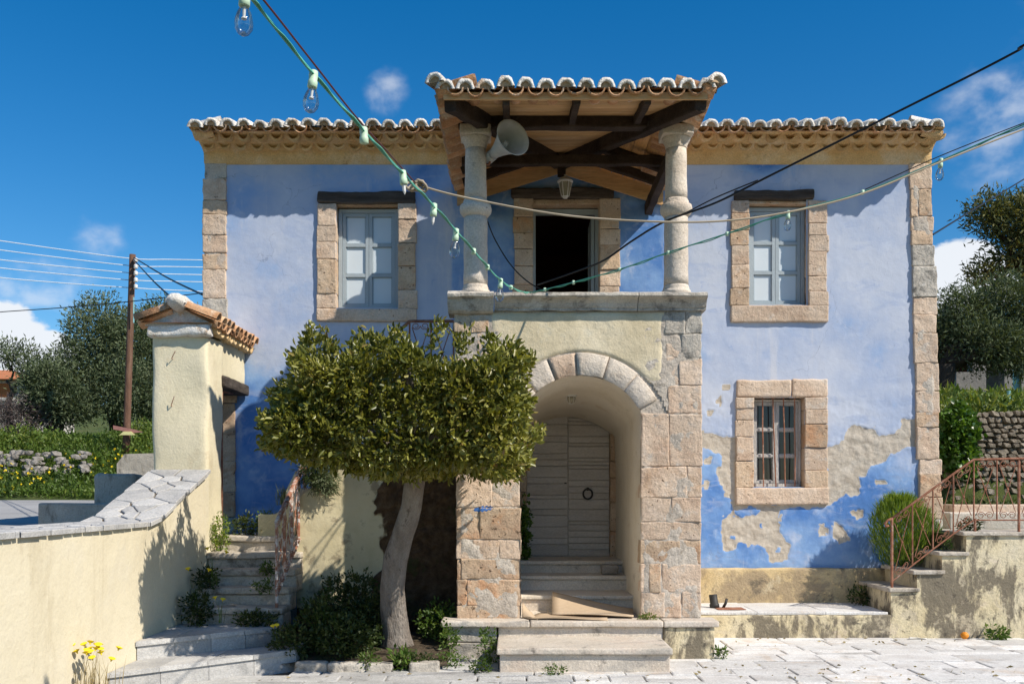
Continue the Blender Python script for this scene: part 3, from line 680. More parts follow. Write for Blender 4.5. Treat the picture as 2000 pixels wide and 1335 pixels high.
# front door under the vault
yd = 13.52; dx0, dx1, dz0, dz1 = X(1029, yd), X(1190, yd), Z(1092, yd), Z(808, yd)
m = MB(); m.box(dx0 - .02, dx1 + .02, yd + .04, yd + .07, dz0 - .02, dz1 + .12); dr = m.build('front_door', M['door'], house)
dm = (dx0 + dx1) / 2
for (a, c) in ((dx0, dm - .003), (dm + .003, dx1)):
    z = dz0
    while z < dz1 + .05:
        hgt = random.choice((.085, .14, .155, .05)); hgt = min(hgt, dz1 + .1 - z)
        if hgt < .02: break
        V, Fc = rough_box(a, c, yd + random.uniform(0, .008), yd + .05, z + .0025, z + hgt - .0025, r=.006, amp=.001, seg=.3, warp=.001)
        mobj('plank', V, Fc, M['door'], dr, True); z += hgt
m = MB(); c = P(1148, 964, yd - .02); c.y = yd - .02
m.tube([c + Vector((math.cos(a) * .062, 0, math.sin(a) * .068)) for a in np.linspace(0, 2 * math.pi, 25)], .012, 8, False)
m.lathe((c.x, yd, c.z + .068), [(.022, 0), (.022, .02), (.01, .035)], 10, (0, -1, 0)); m.build('ring_handle', M['iron'], dr, True)
m = MB(); m.box(dm + .07 - .12, dm - .02, yd - .012, yd - .003, c.z + .14, c.z + .155); m.build('latch', M['iron'], dr)
for (a, c2, k) in ((dx0 - .13, dx0 - .004, 0), (dx1 + .004, dx1 + .14, 1)):
    z = dz0
    while z < dz1 + .06:
        h2 = random.uniform(.2, .4); block('jamb_stone', a, c2, yd - .1, yd + .1, z + .003, min(z + h2, dz1 + .14) - .003, M['stone_red'], dr, r=.012, amp=.006, seg=.06); z += h2

# cornice and roof of the house
prof = [(.0, 6.15), (.028, 6.165), (.034, 6.28), (.05, 6.31), (.10, 6.35), (.22, 6.40), (.38, 6.44), (.50, 6.47)]
XA, XB = XL, XR0
m = MB(); n = len(prof); SEG = 90
def ring_pts(o, z):
    ox = o * .11
    pts = [(XA - ox, 19.0, z)] + [(XA - ox, D - o + (19 - D) * (1 - k / 8) * .999, z) for k in range(1, 8)]
    pts += [(XA - ox + (XB - XA + .5 * ox) * k / SEG, D - o, z) for k in range(SEG + 1)]
    pts += [(XB - ox * .5, D - o + (19 - D) * k / 8, z) for k in range(1, 9)]
    return pts
R = []
for q, (o, z) in enumerate(prof):
    r = ring_pts(o, z); R.append(len(r))
    for p in r:
        m.V.append((p[0], p[1] + (.008 * nz(p, 5) if q else 0), p[2] + (.012 * nz(p, 3, 2) if 0 < q else 0)))
L = R[0]
m.F += [(q * L + i, q * L + i + 1, (q + 1) * L + i + 1, (q + 1) * L + i) for q in range(n - 1) for i in range(L - 1)]
m.build('cornice', M['cornice'], house, True)

def tile_mesh(name, r0, r1, ln, th, mats, plug=True, half=math.pi, n=9, ragged=.0):
    """barrel tile: mouth at y=0 (r0) running to y=ln (r1); opens downwards"""
    V = []; Fc = []; fm = []
    for (r, y) in ((r0, 0), (r1, ln), (r0 - th, 0), (r1 - th, ln)):
        for k in range(n):
            a = math.pi / 2 - half / 2 + half * k / (n - 1)
            w = 1 + ragged * math.sin(k * 2.3 + r * 90)
            V.append((math.cos(a) * r * w, y, math.sin(a) * r * w))
    for k in range(n - 1):
        Fc.append((k + 1, k, n + k, n + k + 1)); fm.append(0)
        Fc.append((2 * n + k, 2 * n + k + 1, 3 * n + k + 1, 3 * n + k)); fm.append(0)
        Fc.append((k, k + 1, 2 * n + k + 1, 2 * n + k)); fm.append(0)
    if plug:
        b = len(V)
        for k in range(n):
            a = math.pi / 2 - half / 2 + half * k / (n - 1); V.append((math.cos(a) * (r0 - th) * .99, .03, math.sin(a) * (r0 - th) * .99))
        Fc.append(tuple(range(b + n - 1, b - 1, -1))); fm.append(1)
    me = bpy.data.meshes.new(name); me.from_pydata(V, [], Fc); me.update()
    for q in mats: me.materials.append(q)
    me.polygons.foreach_set('material_index', fm); me.polygons.foreach_set('use_smooth', [f == 0 for f in fm]); return me
T_cover = [tile_mesh('cover_tile', .094, .076, .42, .036, [M['tile_white'], M['tile_infill']], ragged=.03 * k) for k in (1, 2)]
T_orange = [tile_mesh('orange_cover_tile', .088, .074, .42, .016, [M['tile'], M['tile_infill']], ragged=.02)]
T_chan = [tile_mesh('channel_tile', .088, .074, .42, .016, [M['tile'], M['tile']], False)]
T_corb = [tile_mesh('corbel_tile', .092, .085, .26, .03, [M['corbel'], M['corbel']], False)]
def tile_row(par, p0, p1, n, outv, pitch, dz, me, name='tile', flip=False, jit=.022, off=0.0, tilt=0.0):
    p0, p1, outv = Vector(p0), Vector(p1), Vector(outv).normalized()
    ax = (p1 - p0).normalized()
    for i in range(n):
        p = p0.lerp(p1, (i + .5 + off) / n) + Vector((0, 0, dz + random.uniform(-jit, jit) * .6)) - outv * random.uniform(0, jit)
        up = Vector((0, 0, 1)); y = (-outv * math.cos(pitch) + up * math.sin(pitch)); x = ax.copy()
        z = x.cross(y).normalized()
        if z.z < 0: x = -x; z = x.cross(y).normalized()
        if flip: x, z = -x, -z
        rot = Matrix((x, y, z)).transposed().to_4x4() @ Matrix.Rotation(random.uniform(-.07, .07), 4, 'Z') @ Matrix.Rotation(random.uniform(-.09, .09), 4, 'Y') @ Matrix.Diagonal((random.uniform(.92, 1.07), 1, random.uniform(.9, 1.1), 1))
        inst(name, random.choice(me), Matrix.Translation(p) @ rot, par)
def barrels(u0, u1, n, runmax, base, ax, inn, pitch, r=.078, dz=.0):
    """long barrels up a slope, stopping at the hips; returns MB"""
    m = MB(); base, ax, inn = Vector(base), Vector(ax), Vector(inn)
    Lw = u1 - u0
    for i in range(n):
        u = (i + .5) / n * Lw; ln = min(runmax, u + .05, Lw - u + .05) - .3
        if ln < .1: continue
        for (s, e) in ((0, 1),):
            p = [base + ax * u + inn * (.3 + ln * e_) + Vector((0, 0, (.3 + ln * e_) * math.tan(pitch) + dz)) for e_ in (0, 1)]
            V = []
            for q in p:
                for k in range(6):
                    a = math.pi * k / 5; V.append(q + ax * (math.cos(a) * r) + Vector((0, 0, math.sin(a) * r)))
            m.add(V, [(k, k + 1, 6 + k + 1, 6 + k) for k in range(5)])
    return m
OV = .58; E0x, E1x, Ey = -4.16, 5.54, D - OV; PIT = math.radians(16.5); EZ = 6.42
run = (19.6 - Ey) ; halfd = 4.35
deck = MB()
rz = EZ - .02 + math.tan(PIT) * halfd
deck.add([(E0x + .08, Ey + .08, EZ), (E1x - .08, Ey + .08, EZ), (E1x - .08, Ey + 2 * halfd, EZ), (E0x + .08, Ey + 2 * halfd, EZ), (E0x + halfd, Ey + halfd, rz), (E1x - halfd, Ey + halfd, rz)],
         [(0, 1, 5, 4), (1, 2, 5), (2, 3, 4, 5), (3, 0, 4)])
roof = deck.build('roof', M['tile'], house)
nf = int((E1x - E0x) / .205)
tile_row(roof, (E0x, Ey, EZ), (E1x, Ey, EZ), nf, (0, -1, 0), PIT, .035, T_cover)
hs_ = (E1x - E0x) / nf / 2
tile_row(roof, (E0x + hs_, Ey + .015, EZ), (E1x - hs_, Ey + .015, EZ), nf - 1, (0, -1, 0), PIT, .055, T_chan, flip=True)
for (xx, ov) in ((E0x, (-1, 0, 0)), (E1x, (1, 0, 0))):
    tile_row(roof, (xx, Ey + .05, EZ), (xx, Ey + 2.05, EZ), 10, ov, PIT, .035, T_cover)
for k, (px_, sx) in enumerate(((E0x, 1), (E1x, -1))):   # hip tiles
    for q in range(1, 6):
        p = Vector((px_ + sx * (.06 + q * .26), Ey + .06 + q * .26, EZ + .05 + q * .26 * math.tan(PIT)))
        y = Vector((sx, 1, math.tan(PIT))).normalized(); x = y.cross(Vector((0, 0, 1))).normalized(); z = x.cross(y)
        inst('hip_tile', T_cover[0], Matrix.Translation(p) @ Matrix((x, y, z)).transposed().to_4x4(), roof)
bm_ = barrels(E0x, E1x, nf, halfd, (E0x, Ey, EZ + .03), (1, 0, 0), (0, 1, 0), PIT)
b2 = barrels(0, 2 * halfd, 40, halfd, (E0x, Ey, EZ + .03), (0, 1, 0), (1, 0, 0), PIT); bm_.add(b2.V, b2.F)
b2 = barrels(0, 2 * halfd, 40, halfd, (E1x, Ey, EZ + .03), (0, 1, 0), (-1, 0, 0), PIT); bm_.add(b2.V, b2.F)
tag(bm_.build('roof_tiling', M['tile_white'], roof, True), kind='stuff')
for (yy, zz, off) in ((D - .17, 6.385, 0), (D - .37, 6.435, .5)):
    tile_row(house, (XA - (D - yy) * .1, yy, zz), (XB - .04, yy, zz), nf - 2, (0, -1, 0), math.radians(10), 0, T_corb, 'cornice_tile', True, .01, off)
    tile_row(house, (XA - .02, D + 2, zz), (XA - .02, yy, zz), 9, (-1, 0, 0), math.radians(10), 0, T_corb, 'cornice_tile', True, .01, off)
    tile_row(house, (XB - .02, D + 2, zz), (XB - .02, yy, zz), 9, (1, 0, 0), math.radians(10), 0, T_corb, 'cornice_tile', True, .01, off)
# ---------------------------------------------------------------- porch
YF = 10.85
porch = thing('porch', 'stone arched entrance porch with two columns carrying a hipped tile roof', 'porch', (.73, YF, 0))
pl0, pl1, pr0, pr1 = X(892, YF), X(1017, YF), X(1251, YF), X(1371, YF)
ZS, ZC = Z(806, YF), Z(733, YF)
cxa, aa = (pl1 + pr0) / 2, (pr0 - pl1) / 2
def arc(a, spring, rise, n=24):
    th = 2 * math.atan(rise / a)
    return [(a * math.sin(tt * th) / math.sin(th), spring + rise * (math.cos(tt * th) - math.cos(th)) / (1 - math.cos(th))) for tt in np.linspace(-1, 1, n + 1)]
ZP = 3.74; ZPL = .40
fr = arc(aa, ZS, ZC - ZS)
m = MB(); y = YF + .012
def quad(m, a, b, c, d): m.add([a, b, c, d], [(0, 1, 2, 3)])
quad(m, (pl0 + .01, y, ZPL - .02), (pl1 - .004, y, ZPL - .02), (pl1 - .004, y, ZP), (pl0 + .01, y, ZP))
quad(m, (pr0 + .004, y, ZPL - .02), (pr1 - .01, y, ZPL - .02), (pr1 - .01, y, ZP), (pr0 + .004, y, ZP))
for k in range(len(fr) - 1):
    (xa, za), (xb, zb) = fr[k], fr[k + 1]
    quad(m, (cxa + xa, y, za + .012), (cxa + xb, y, zb + .012), (cxa + xb, y, ZP), (cxa + xa, y, ZP))
for (xx, s) in ((pl0 + .01, 1), (pr1 - .01, -1)):
    quad(m, (xx, y, 0), (xx, D + .02, 0), (xx, D + .02, 3.4), (xx, y, 3.4))
m.box(pl0 + .012, pr1 - .012, y + .004, D - .02, 3.30, 3.40)             # balcony floor
m.box(pl0 + .015, pr1 - .015, y + .003, y + .27, 3.402, ZP - .002)        # parapet front
m.box(pr1 - .28, pr1 - .015, y + .272, D - .03, 3.402, ZP - .002)         # parapet right
m.build('masonry_core', M['mortar'], porch)
# vault lining: from the front arch back to the door head
bk = arc(aa - .02, Z(852, D), 2.80 - Z(852, D))
V = []; Fc = []; ns = 14
def sec(q):
    s = q / ns; yy = YF - .004 + (D + .2 - YF) * s
    pts = [(cxa - aa - .0 + .0 * s, yy, ZPL - .01 + k * (0) ) for k in (0,)]
    prof_ = [(-aa, ZPL - .01), (-aa, 1.2), (-aa, 2.0)] + [(fr[k][0] * (1 - s) + bk[k][0] * s, fr[k][1] * (1 - s) + bk[k][1] * s) for k in range(len(fr))] + [(aa, 2.0), (aa, 1.2), (aa, ZPL - .01)]
    return [(cxa + x + .008 * nz((x, yy, z), 1.6), yy, z + .008 * nz((x, yy, z), 1.6, 5)) for x, z in prof_]
for q in range(ns + 1): V += sec(q)
L = len(sec(0)); Fc = [(q * L + k, q * L + k + 1, (q + 1) * L + k + 1, (q + 1) * L + k) for q in range(ns) for k in range(L - 1)]
mobj('vault', V, Fc, M['vault'], porch, True)
m = MB(); m.box(cxa - aa - .3, cxa - .62, D + .19, D + .23, .5, 3.1); m.box(cxa + .62, cxa + aa + .3, D + .19, D + .23, .5, 3.1)
m.build('door_reveal', M['vault'], porch)
# voussoirs
th = 2 * math.atan((ZC - ZS) / aa); Rr = aa / math.sin(th); zc0 = ZC - Rr; Ro = Z(690, YF) - zc0
angs = [-62, -42, -22, -3, 19, 40, 61]
for a0, a1 in zip(angs[:-1], angs[1:]):
    V = []; n = 6; Fc = []
    e = .35; jr = random.uniform(-.015, .015); jy = random.uniform(-.012, .008)
    for (r, yy) in ((Rr + .001, YF - .0 + jy), (Rr + .012, YF - .010 + jy), (Ro - .012 + jr, YF - .010 + jy), (Ro + jr, YF - .0 + jy), (Ro + jr, YF + .03), (Rr + .001, YF + .1)):
        for k in range(n + 1):
            a = math.radians(a0 + e + (a1 - a0 - 2 * e) * k / n); p = (cxa + r * math.sin(a), yy, zc0 + r * math.cos(a))
            V.append((p[0] + .006 * nz(p, 9), p[1] + .008 * nz(p, 11, 3), p[2] + .008 * nz(p, 9, 4)))
    L = n + 1
    Fc = [(q * L + k, q * L + k + 1, (q + 1) * L + k + 1, (q + 1) * L + k) for q in range(5) for k in range(n)]
    Fc += [tuple(q * L for q in range(6)), tuple(q * L + n for q in range(5, -1, -1))]
    mobj('voussoir', V, Fc, M[random.choice(('stone', 'column', 'column'))], porch, True)
# masonry blocks
def course(y0, y1, xs, mats=('stone',), amp=.008, inner=None):
    for a, c in zip(xs[:-1], xs[1:]):
        x0, x1 = X(a, YF), X(c, YF)
        ej = random.uniform(-.008, .008)
        block('stone_block', x0 + .002, x1 - .002 , YF - random.uniform(-.006, .008), YF + .2, Z(y1, YF) + .002, Z(y0, YF) - .002, M[random.choice(mats)], porch, r=.009, amp=amp * 1.1, seg=.045, sc=11, warp=.014)
S, RD, GR = 'stone', 'stone_red', 'stone_grey'
course(606, 652, [1299, 1338, 1371], (GR,), .016); course(652, 697, [1300, 1330, 1371], (S, GR), .014)
course(697, 752, [1300, 1326, 1371], (S,), .01); course(752, 808, [1303, 1371], (S,)); 
course(808, 911, [1252, 1307, 1371], (S,)); course(911, 971, [1251, 1342, 1371], (S,)); course(971, 1019, [1251, 1311, 1370], (S,))
course(1019, 1054, [1251, 1309, 1370], (S,)); course(1054, 1100, [1251, 1328, 1370], (RD, S)); course(1100, 1156, [1251, 1268, 1292, 1370], (S, RD)); course(1156, 1206, [1251, 1298, 1331, 1370], (S,))
course(606, 650, [886, 920, 955], (GR, RD), .018); course(650, 700, [888, 930, 957], (GR, S), .014); course(700, 760, [890, 940, 985], (S,)); course(760, 815, [890, 960, 1000], (S,))
course(815, 870, [891, 965, 1017], (S, RD)); course(870, 925, [891, 950, 1017], (S, RD)); course(925, 990, [891, 961, 1017], (S,)); course(990, 1053, [891, 937, 1017], (RD, RD, S), .012)
course(1053, 1091, [892, 925, 975, 1017], (RD, S)); course(1091, 1131, [892, 900, 1017], (RD,), .012); course(1131, 1182, [892, 912, 1017], (RD,), .014); course(1182, 1214, [892, 961, 1017], (RD, S))
mortar_skin('joint_mortar', pl0 + .01, pl1 - .006, .41, 3.7, YF + .002, porch, -.10, 0, 11)
mortar_skin('joint_mortar', pr0 + .006, pr1 - .01, .41, 3.7, YF + .002, porch, -.06, 0, 15, lambda x, z: (x - cxa) ** 2 + (z - zc0) ** 2 < (Ro + .02) ** 2 and z > ZS - .02)
from mathutils.bvhtree import BVHTree      # blue paint dab brushed onto the stones
VV = []; FF = []
for o in porch.children:
    if o.type == 'MESH' and o.name.split('.')[0] in ('stone_block', 'joint_mortar'):
        k0 = len(VV); VV += [v.co.copy() for v in o.data.vertices]; FF += [[k0 + i for i in p.vertices] for p in o.data.polygons]
tree_ = BVHTree.FromPolygons(VV, FF); V = []; na, nb = 16, 5
for i in range(na + 1):
    for j in range(nb + 1):
        u = i / na * 2 - 1; w = j / nb * 2 - 1; hh_ = .026 * math.sqrt(max(0, 1 - u * u)) * (1 + .35 * math.sin(i * 1.9)) + .002
        x, z = X(944, YF) + u * .105, Z(993, YF) + w * hh_ + .012 * u
        hit = tree_.ray_cast(Vector((x, YF - .4, z)), Vector((0, 1, 0)))[0]; V.append((x, (hit.y if hit else YF) - .0015, z))
mobj('paint_dab', V, [(i * (nb + 1) + j, (i + 1) * (nb + 1) + j, (i + 1) * (nb + 1) + j + 1, i * (nb + 1) + j + 1) for i in range(na) for j in range(nb)], M['lilac'], porch, True)
# yellow rendered panel above the arch
V = []; Fc = []; nx = 60; nzp = 16
for i in range(nx + 1):
    px = 957 + (1296 - 957) * i / nx; x = X(px, YF) + .0
    dxx = x - cxa
    zb_ = zc0 + math.sqrt(max((Ro + .012) ** 2 - dxx * dxx, 0)) if abs(dxx) < Ro * .985 else Z(770, YF)
    zb_ = max(zb_, Z(752, YF)); zt_ = ZP - .005 + .02 * nz((x, 0, 0), 6)
    for k in range(nzp + 1):
        z = zb_ + (zt_ - zb_) * k / nzp; edge = min(k, nzp - k, i, nx - i)
        V.append((x + (.02 * nz((x, z, 1), 7) if i in (0, nx) else 0), YF + (.016 if edge == 0 else -.006) - .008 * nz((x, z, 0), 3), z))
Fc = [(i * (nzp + 1) + k, (i + 1) * (nzp + 1) + k, (i + 1) * (nzp + 1) + k + 1, i * (nzp + 1) + k + 1) for i in range(nx) for k in range(nzp)]
mobj('render_panel', V, Fc, M['panel'], porch, True)
# moulded coping
def coping(name, x0, x1, mat, yb, prof, amp=.006, ends=True, endcut=0):
    n = max(3, int((x1 - x0) / .05)); V = []; L = len(prof)
    for i in range(n + 1):
        x = x0 + (x1 - x0) * i / n
        for (dy, z) in prof:
            p = (x, yb - dy, z); inset = endcut * (dy if i == 0 else -dy if i == n else 0)
            V.append((x + inset + amp * nz(p, 7, 2), p[1] + amp * nz(p, 9), z + amp * nz(p, 8, 5)))
    Fc = [(i * L + k, i * L + (k + 1) % L, (i + 1) * L + (k + 1) % L, (i + 1) * L + k) for i in range(n) for k in range(L)]
    Fc += [tuple(range(L)), tuple(n * L + k for k in range(L - 1, -1, -1))]
    return mobj(name, V, Fc, mat, porch, False)
zt = 3.925
cp = [(-.30, zt - .03), (-.30, zt), (.10, zt), (.145, zt - .015), (.15, zt - .045), (.135, zt - .06), (.09, zt - .075), (.06, zt - .11), (.045, zt - .15), (.03, zt - .155), (.03, zt - .185), (-.30, zt - .185)]
cp = [(a, b + .006) for a, b in cp]
coping('coping', X(965, YF - .1), X(1246, YF - .1), M['stone_grey'], YF, cp, .009)
coping('coping', X(1247.5, YF - .1), X(1381, YF - .1), M['stone_grey'], YF, cp, .007)
cp2 = [(-.28, zt + .012), (.13, zt + .012), (.17, zt - .02), (.165, zt - .05), (.12, zt - .075), (.10, zt - .12), (.06, zt - .19), (.02, zt - .215), (-.28, zt - .215)]
coping('coping', X(874, YF - .1), X(963, YF - .1), M['stone_grey'], YF, cp2, .014)
m = MB(); m.box(pr1 - .33, pr1 + .05, YF + .30, D - .04, zt - .10, zt - .002); m.build('side_coping', M['stone_grey'], porch)
# columns
YC = 11.0
for (cx, sx) in ((X(929, YC), 0), (X(1320.5, YC), 1)):
    zz = lambda py: Z(py, YC)
    b0 = zt + .008
    m = MB(); m.lathe((cx, YC, 0), [(.155, b0), (.158, b0 + .02), (.165, b0 + .035), (.158, b0 + .06), (.142, b0 + .07), (.146, b0 + .085), (.138, b0 + .105), (.132, b0 + .125)], 26)
    col = m.build('column', M['column'], porch, True)
    m = MB(); hts = np.linspace(b0 + .122, zz(424), 9); m.lathe((cx, YC, 0), [(.134 - .004 * k / 8 + .003 * math.sin(k * 2.1 + sx), h) for k, h in enumerate(hts)], 26); m.build('lower_shaft', M['column'], col, True)
    m = MB(); m.lathe((cx, YC, 0), [(.132, zz(425)), (.15, zz(421)), (.172, zz(416)), (.178, zz(409)), (.17, zz(402)), (.14, zz(399)), (.138, zz(394)), (.125, zz(390))], 26); m.build('ring_moulding', M['column'], col, True)
    m = MB(); hts = np.linspace(zz(391), zz(291), 7); m.lathe((cx, YC, 0), [(.123 - .010 * k / 6 + .002 * math.sin(k * 1.7), h) for k, h in enumerate(hts)], 26); m.build('upper_shaft', M['column'], col, True)
    m = MB(); m.lathe((cx, YC, 0), [(.113, zz(292)), (.12, zz(289)), (.12, zz(286)), (.135, zz(281)), (.155, zz(274)), (.158, zz(270))], 26); m.build('capital', M['column'], col, True)
    block('abacus', cx - .168, cx + .168, YC - .168, YC + .168, zz(271), zz(251), M['column'], col, r=.012, amp=.004, seg=.08)
# porch roof
RX0, RX1, RY0, RY1 = -.79, 2.07, 9.93, D - .02
RXM = (RX0 + RX1) / 2; HW = (RX1 - RX0) / 2; PP = math.radians(18.5); TP = math.tan(PP); RZ = 5.735
RUN = RY1 - RY0 + .05; TF = HW * TP / RUN; PF = math.atan(TF)
rtop = RZ + .075 + HW * TP
m = MB(); e = RZ + .085
A = [(RX0 + .05, RY0 + .05, e), (RX1 - .05, RY0 + .05, e), (RX1 - .05, RY1, e), (RX0 + .05, RY1, e), (RXM, RY1, rtop)]
m.add(A, [(0, 1, 4), (1, 2, 4), (3, 0, 4)])
proof = m.build('roof', M['tile'], porch)
tile_row(proof, (RX0 + .02, RY0, RZ), (RX1 - .02, RY0, RZ), 14, (0, -1, 0), PF, .075, T_cover)
tile_row(proof, (RX0 + .12, RY0 + .01, RZ), (RX1 - .12, RY0 + .01, RZ), 13, (0, -1, 0), PF, .09, T_chan, flip=True)
for (xx, ov) in ((RX0, (-1, 0, 0)), (RX1, (1, 0, 0))):
    tile_row(proof, (xx, RY0 + .12, RZ), (xx, RY1, RZ), 16, ov, PP, .075, T_orange)
    tile_row(proof, (xx, RY0 + .02, RZ), (xx, RY1 - .1, RZ), 16, ov, PP, .085, T_chan, flip=True)
for (px_, sx) in ((RX0 - .02, 1), (RX1 + .02, -1)):
    hv = Vector((sx * HW, RUN, HW * TP)).normalized()
    for q in range(9):
        p = Vector((px_ + sx * .03, RY0 - .01, RZ + .095)) + hv * (q * .36) + Vector((0, 0, .03 * max(0, 1 - q)))
        y = (hv + Vector((0, 0, -.12 * (q == 0)))).normalized(); x = y.cross(Vector((0, 0, 1))).normalized(); z = x.cross(y)
        inst('hip_tile', T_cover[0], Matrix.Translation(p) @ Matrix((x, y, z)).transposed().to_4x4() @ Matrix.Diagonal((1.08, 1, 1.0, 1)), proof)
bb = MB()
for i in range(14):
    u = (i + .5) / 14 * 2 * HW; ln = min(u, 2 * HW - u) * RUN / HW - .3
    if ln > .1:
        V = []
        for e_ in (0, 1):
            q = Vector((RX0 + u, RY0 + .3 + ln * e_, RZ + .07 + (.3 + ln * e_) * TF)); V += [q + Vector((math.cos(math.pi * k / 5) * .078, 0, math.sin(math.pi * k / 5) * .078)) for k in range(6)]
        bb.add(V, [(k, k + 1, 7 + k, 6 + k) for k in range(5)])
for (xx, ii_) in ((RX0, 1), (RX1, -1)):
    for i in range(17):
        u = (i + .5) / 17 * (RY1 - RY0); ln = u * HW / RUN - .3
        if ln < .1: continue
        V = []
        for e_ in (0, 1):
            q = Vector((xx + ii_ * (.3 + ln * e_), RY0 + u, RZ + .07 + (.3 + ln * e_) * TP))
            V += [q + Vector((0, math.cos(math.pi * k / 5) * .078, math.sin(math.pi * k / 5) * .078)) for k in range(6)]
        bb.add(V, [(k, k + 1, 7 + k, 6 + k) for k in range(5)])
tag(bb.build('roof_tiling', M['tile_white'], proof, True), kind='stuff')
# timber: boards, rafters, beams
def slab(name, pts, th, mat):
    pts = [Vector(p) for p in pts]; n = (pts[1] - pts[0]).cross(pts[2] - pts[0]).normalized()
    if n.z < 0: n = -n
    k = len(pts); V = pts + [p + n * th for p in pts]
    return mobj(name, V, [tuple(range(k)), tuple(range(2 * k - 1, k - 1, -1))] + [(i, k + i, k + (i + 1) % k, (i + 1) % k) for i in range(k)], mat, porch)
cz = lambda v: RZ + .03 + v * TP           # ceiling height at distance v in from a side eave
cf = lambda v: RZ + .03 + v * TF           # and from the front eave
v = .10; bw = .15
while v < RUN - .06:
    w = min(bw, RUN - .05 - v); gp = .004; a, c = v + gp, v + w - gp; jz = random.uniform(-.002, .002); ka, kc_ = max(a * HW / RUN, .16), max(c * HW / RUN, .16)
    slab('ceiling_board', [(RX0 + ka, RY0 + a, cf(a) + jz), (RX1 - ka, RY0 + a, cf(a) + jz), (RX1 - kc_, RY0 + c, cf(c) + jz), (RX0 + kc_, RY0 + c, cf(c) + jz)], .016, M['plank_x'])
    v += w
v = .15
while v < HW - .04:
    w = min(bw, HW - .02 - v); a, c = v + .004, v + w - .004; jz = random.uniform(-.002, .002)
    for (xx, s) in ((RX0, 1), (RX1, -1)):
        slab('ceiling_board', [(xx + s * a, RY0 + a * RUN / HW, cz(a) + jz), (xx + s * a, RY1 - .03, cz(a) + jz), (xx + s * c, RY1 - .03, cz(c) + jz), (xx + s * c, min(RY0 + c * RUN / HW, RY1 - .035), cz(c) + jz)], .016, M['plank_y'])
    v += w
def beam(name, a, b, w, h, mat='dkwood'):
    m = MB(); a, b = Vector(a), Vector(b); k = max(2, int((b - a).length / .12)); t_ = (b - a).normalized(); s_ = t_.cross(Vector((0, 0, 1)))
    s_ = s_.normalized() if s_.length > .01 else Vector((1, 0, 0)); u_ = s_.cross(t_).normalized(); V = []
    sd = random.random() * 30
    for i in range(k + 1):
        p = a.lerp(b, i / k)
        for (x_, z_) in ((-.5, -.42), (-.42, -.5), (.42, -.5), (.5, -.42), (.5, .42), (.42, .5), (-.42, .5), (-.5, .42)):
            q = p + s_ * x_ * w + u_ * z_ * h; V.append(q + Vector((nz(q, 5, sd), nz(q, 5, sd + 1), nz(q, 5, sd + 2))) * .012)
    Fc = [(i * 8 + j, i * 8 + (j + 1) % 8, (i + 1) * 8 + (j + 1) % 8, (i + 1) * 8 + j) for i in range(k) for j in range(8)] + [tuple(range(7, -1, -1)), tuple(k * 8 + j for j in range(8))]
    return mobj(name, V, Fc, M[mat], porch, False)
m = MB(); m.box(RX0 + .10, RX1 - .10, RY0 + .085, RY0 + .115, RZ - .015, RZ + .055); m.build('fascia_board', M['plank_x'], porch)
for xx in (-.06, .66, 1.37): beam('rafter', (xx, RY0 + .12, cf(.12) - .05), (xx, RY0 + 1.3, cf(1.3) - .05), .07, .10)
beam('hip_rafter', (RX0 + .16, RY0 + .14, cf(.14) - .08), (RXM - .04, RY1 - .12, cz(HW) - .10), .12, .17)
beam('hip_rafter', (RX1 - .16, RY0 + .14, cf(.14) - .08), (RXM + .04, RY1 - .12, cz(HW) - .10), .12, .17)
zb = Z(251, YC) + .002
beam('tie_beam', (RX0 + .2, YC + .02, zb + .065), (RX1 - .2, YC + .02, zb + .065), .15, .13)
for xx in (X(929, YC), X(1320.5, YC)): 
    beam('wall_plate', (xx, YC + .16, Z(418, 13.2) + .14), (xx, D - .03, Z(418, 13.2) + .085), .10, .15)
beam('king_post', (RXM, 12.95, cz(HW) - .36), (RXM, 12.95, cz(HW) - .1), .09, .09)
beam('truss_tie', (RX0 + .18, 12.08, RZ + .06), (RX1 - .18, 12.08, RZ + .06), .11, .12)
for (xx, s) in ((RX0, 1), (RX1, -1)):
    beam('truss_rafter', (xx + s * .16, 12.3, cz(.16) - .06), (xx + s * .98, 12.3, cz(.98) - .06), .09, .11)
    beam('truss_rafter', (xx + s * .16, 12.8, cz(.16) - .06), (xx + s * 1.2, 12.8, cz(1.2) - .06), .09, .11)
    m = MB(); m.add([(xx + s * .06, D - .075, cz(.06) - .20), (RXM - s * .01, D - .075, cz(HW) - .23), (RXM - s * .01, D - .075, cz(HW) - .002), (xx + s * .06, D - .075, cz(.06) + .0),
                     (xx + s * .06, D - .045, cz(.06) - .20), (RXM - s * .01, D - .045, cz(HW) - .23), (RXM - s * .01, D - .045, cz(HW) - .002), (xx + s * .06, D - .045, cz(.06) + .0)],
                    [(0, 1, 2, 3), (7, 6, 5, 4), (0, 4, 5, 1), (3, 2, 6, 7), (1, 5, 6, 2), (0, 3, 7, 4)]); m.build('barge_board', M['plank_x'], porch)
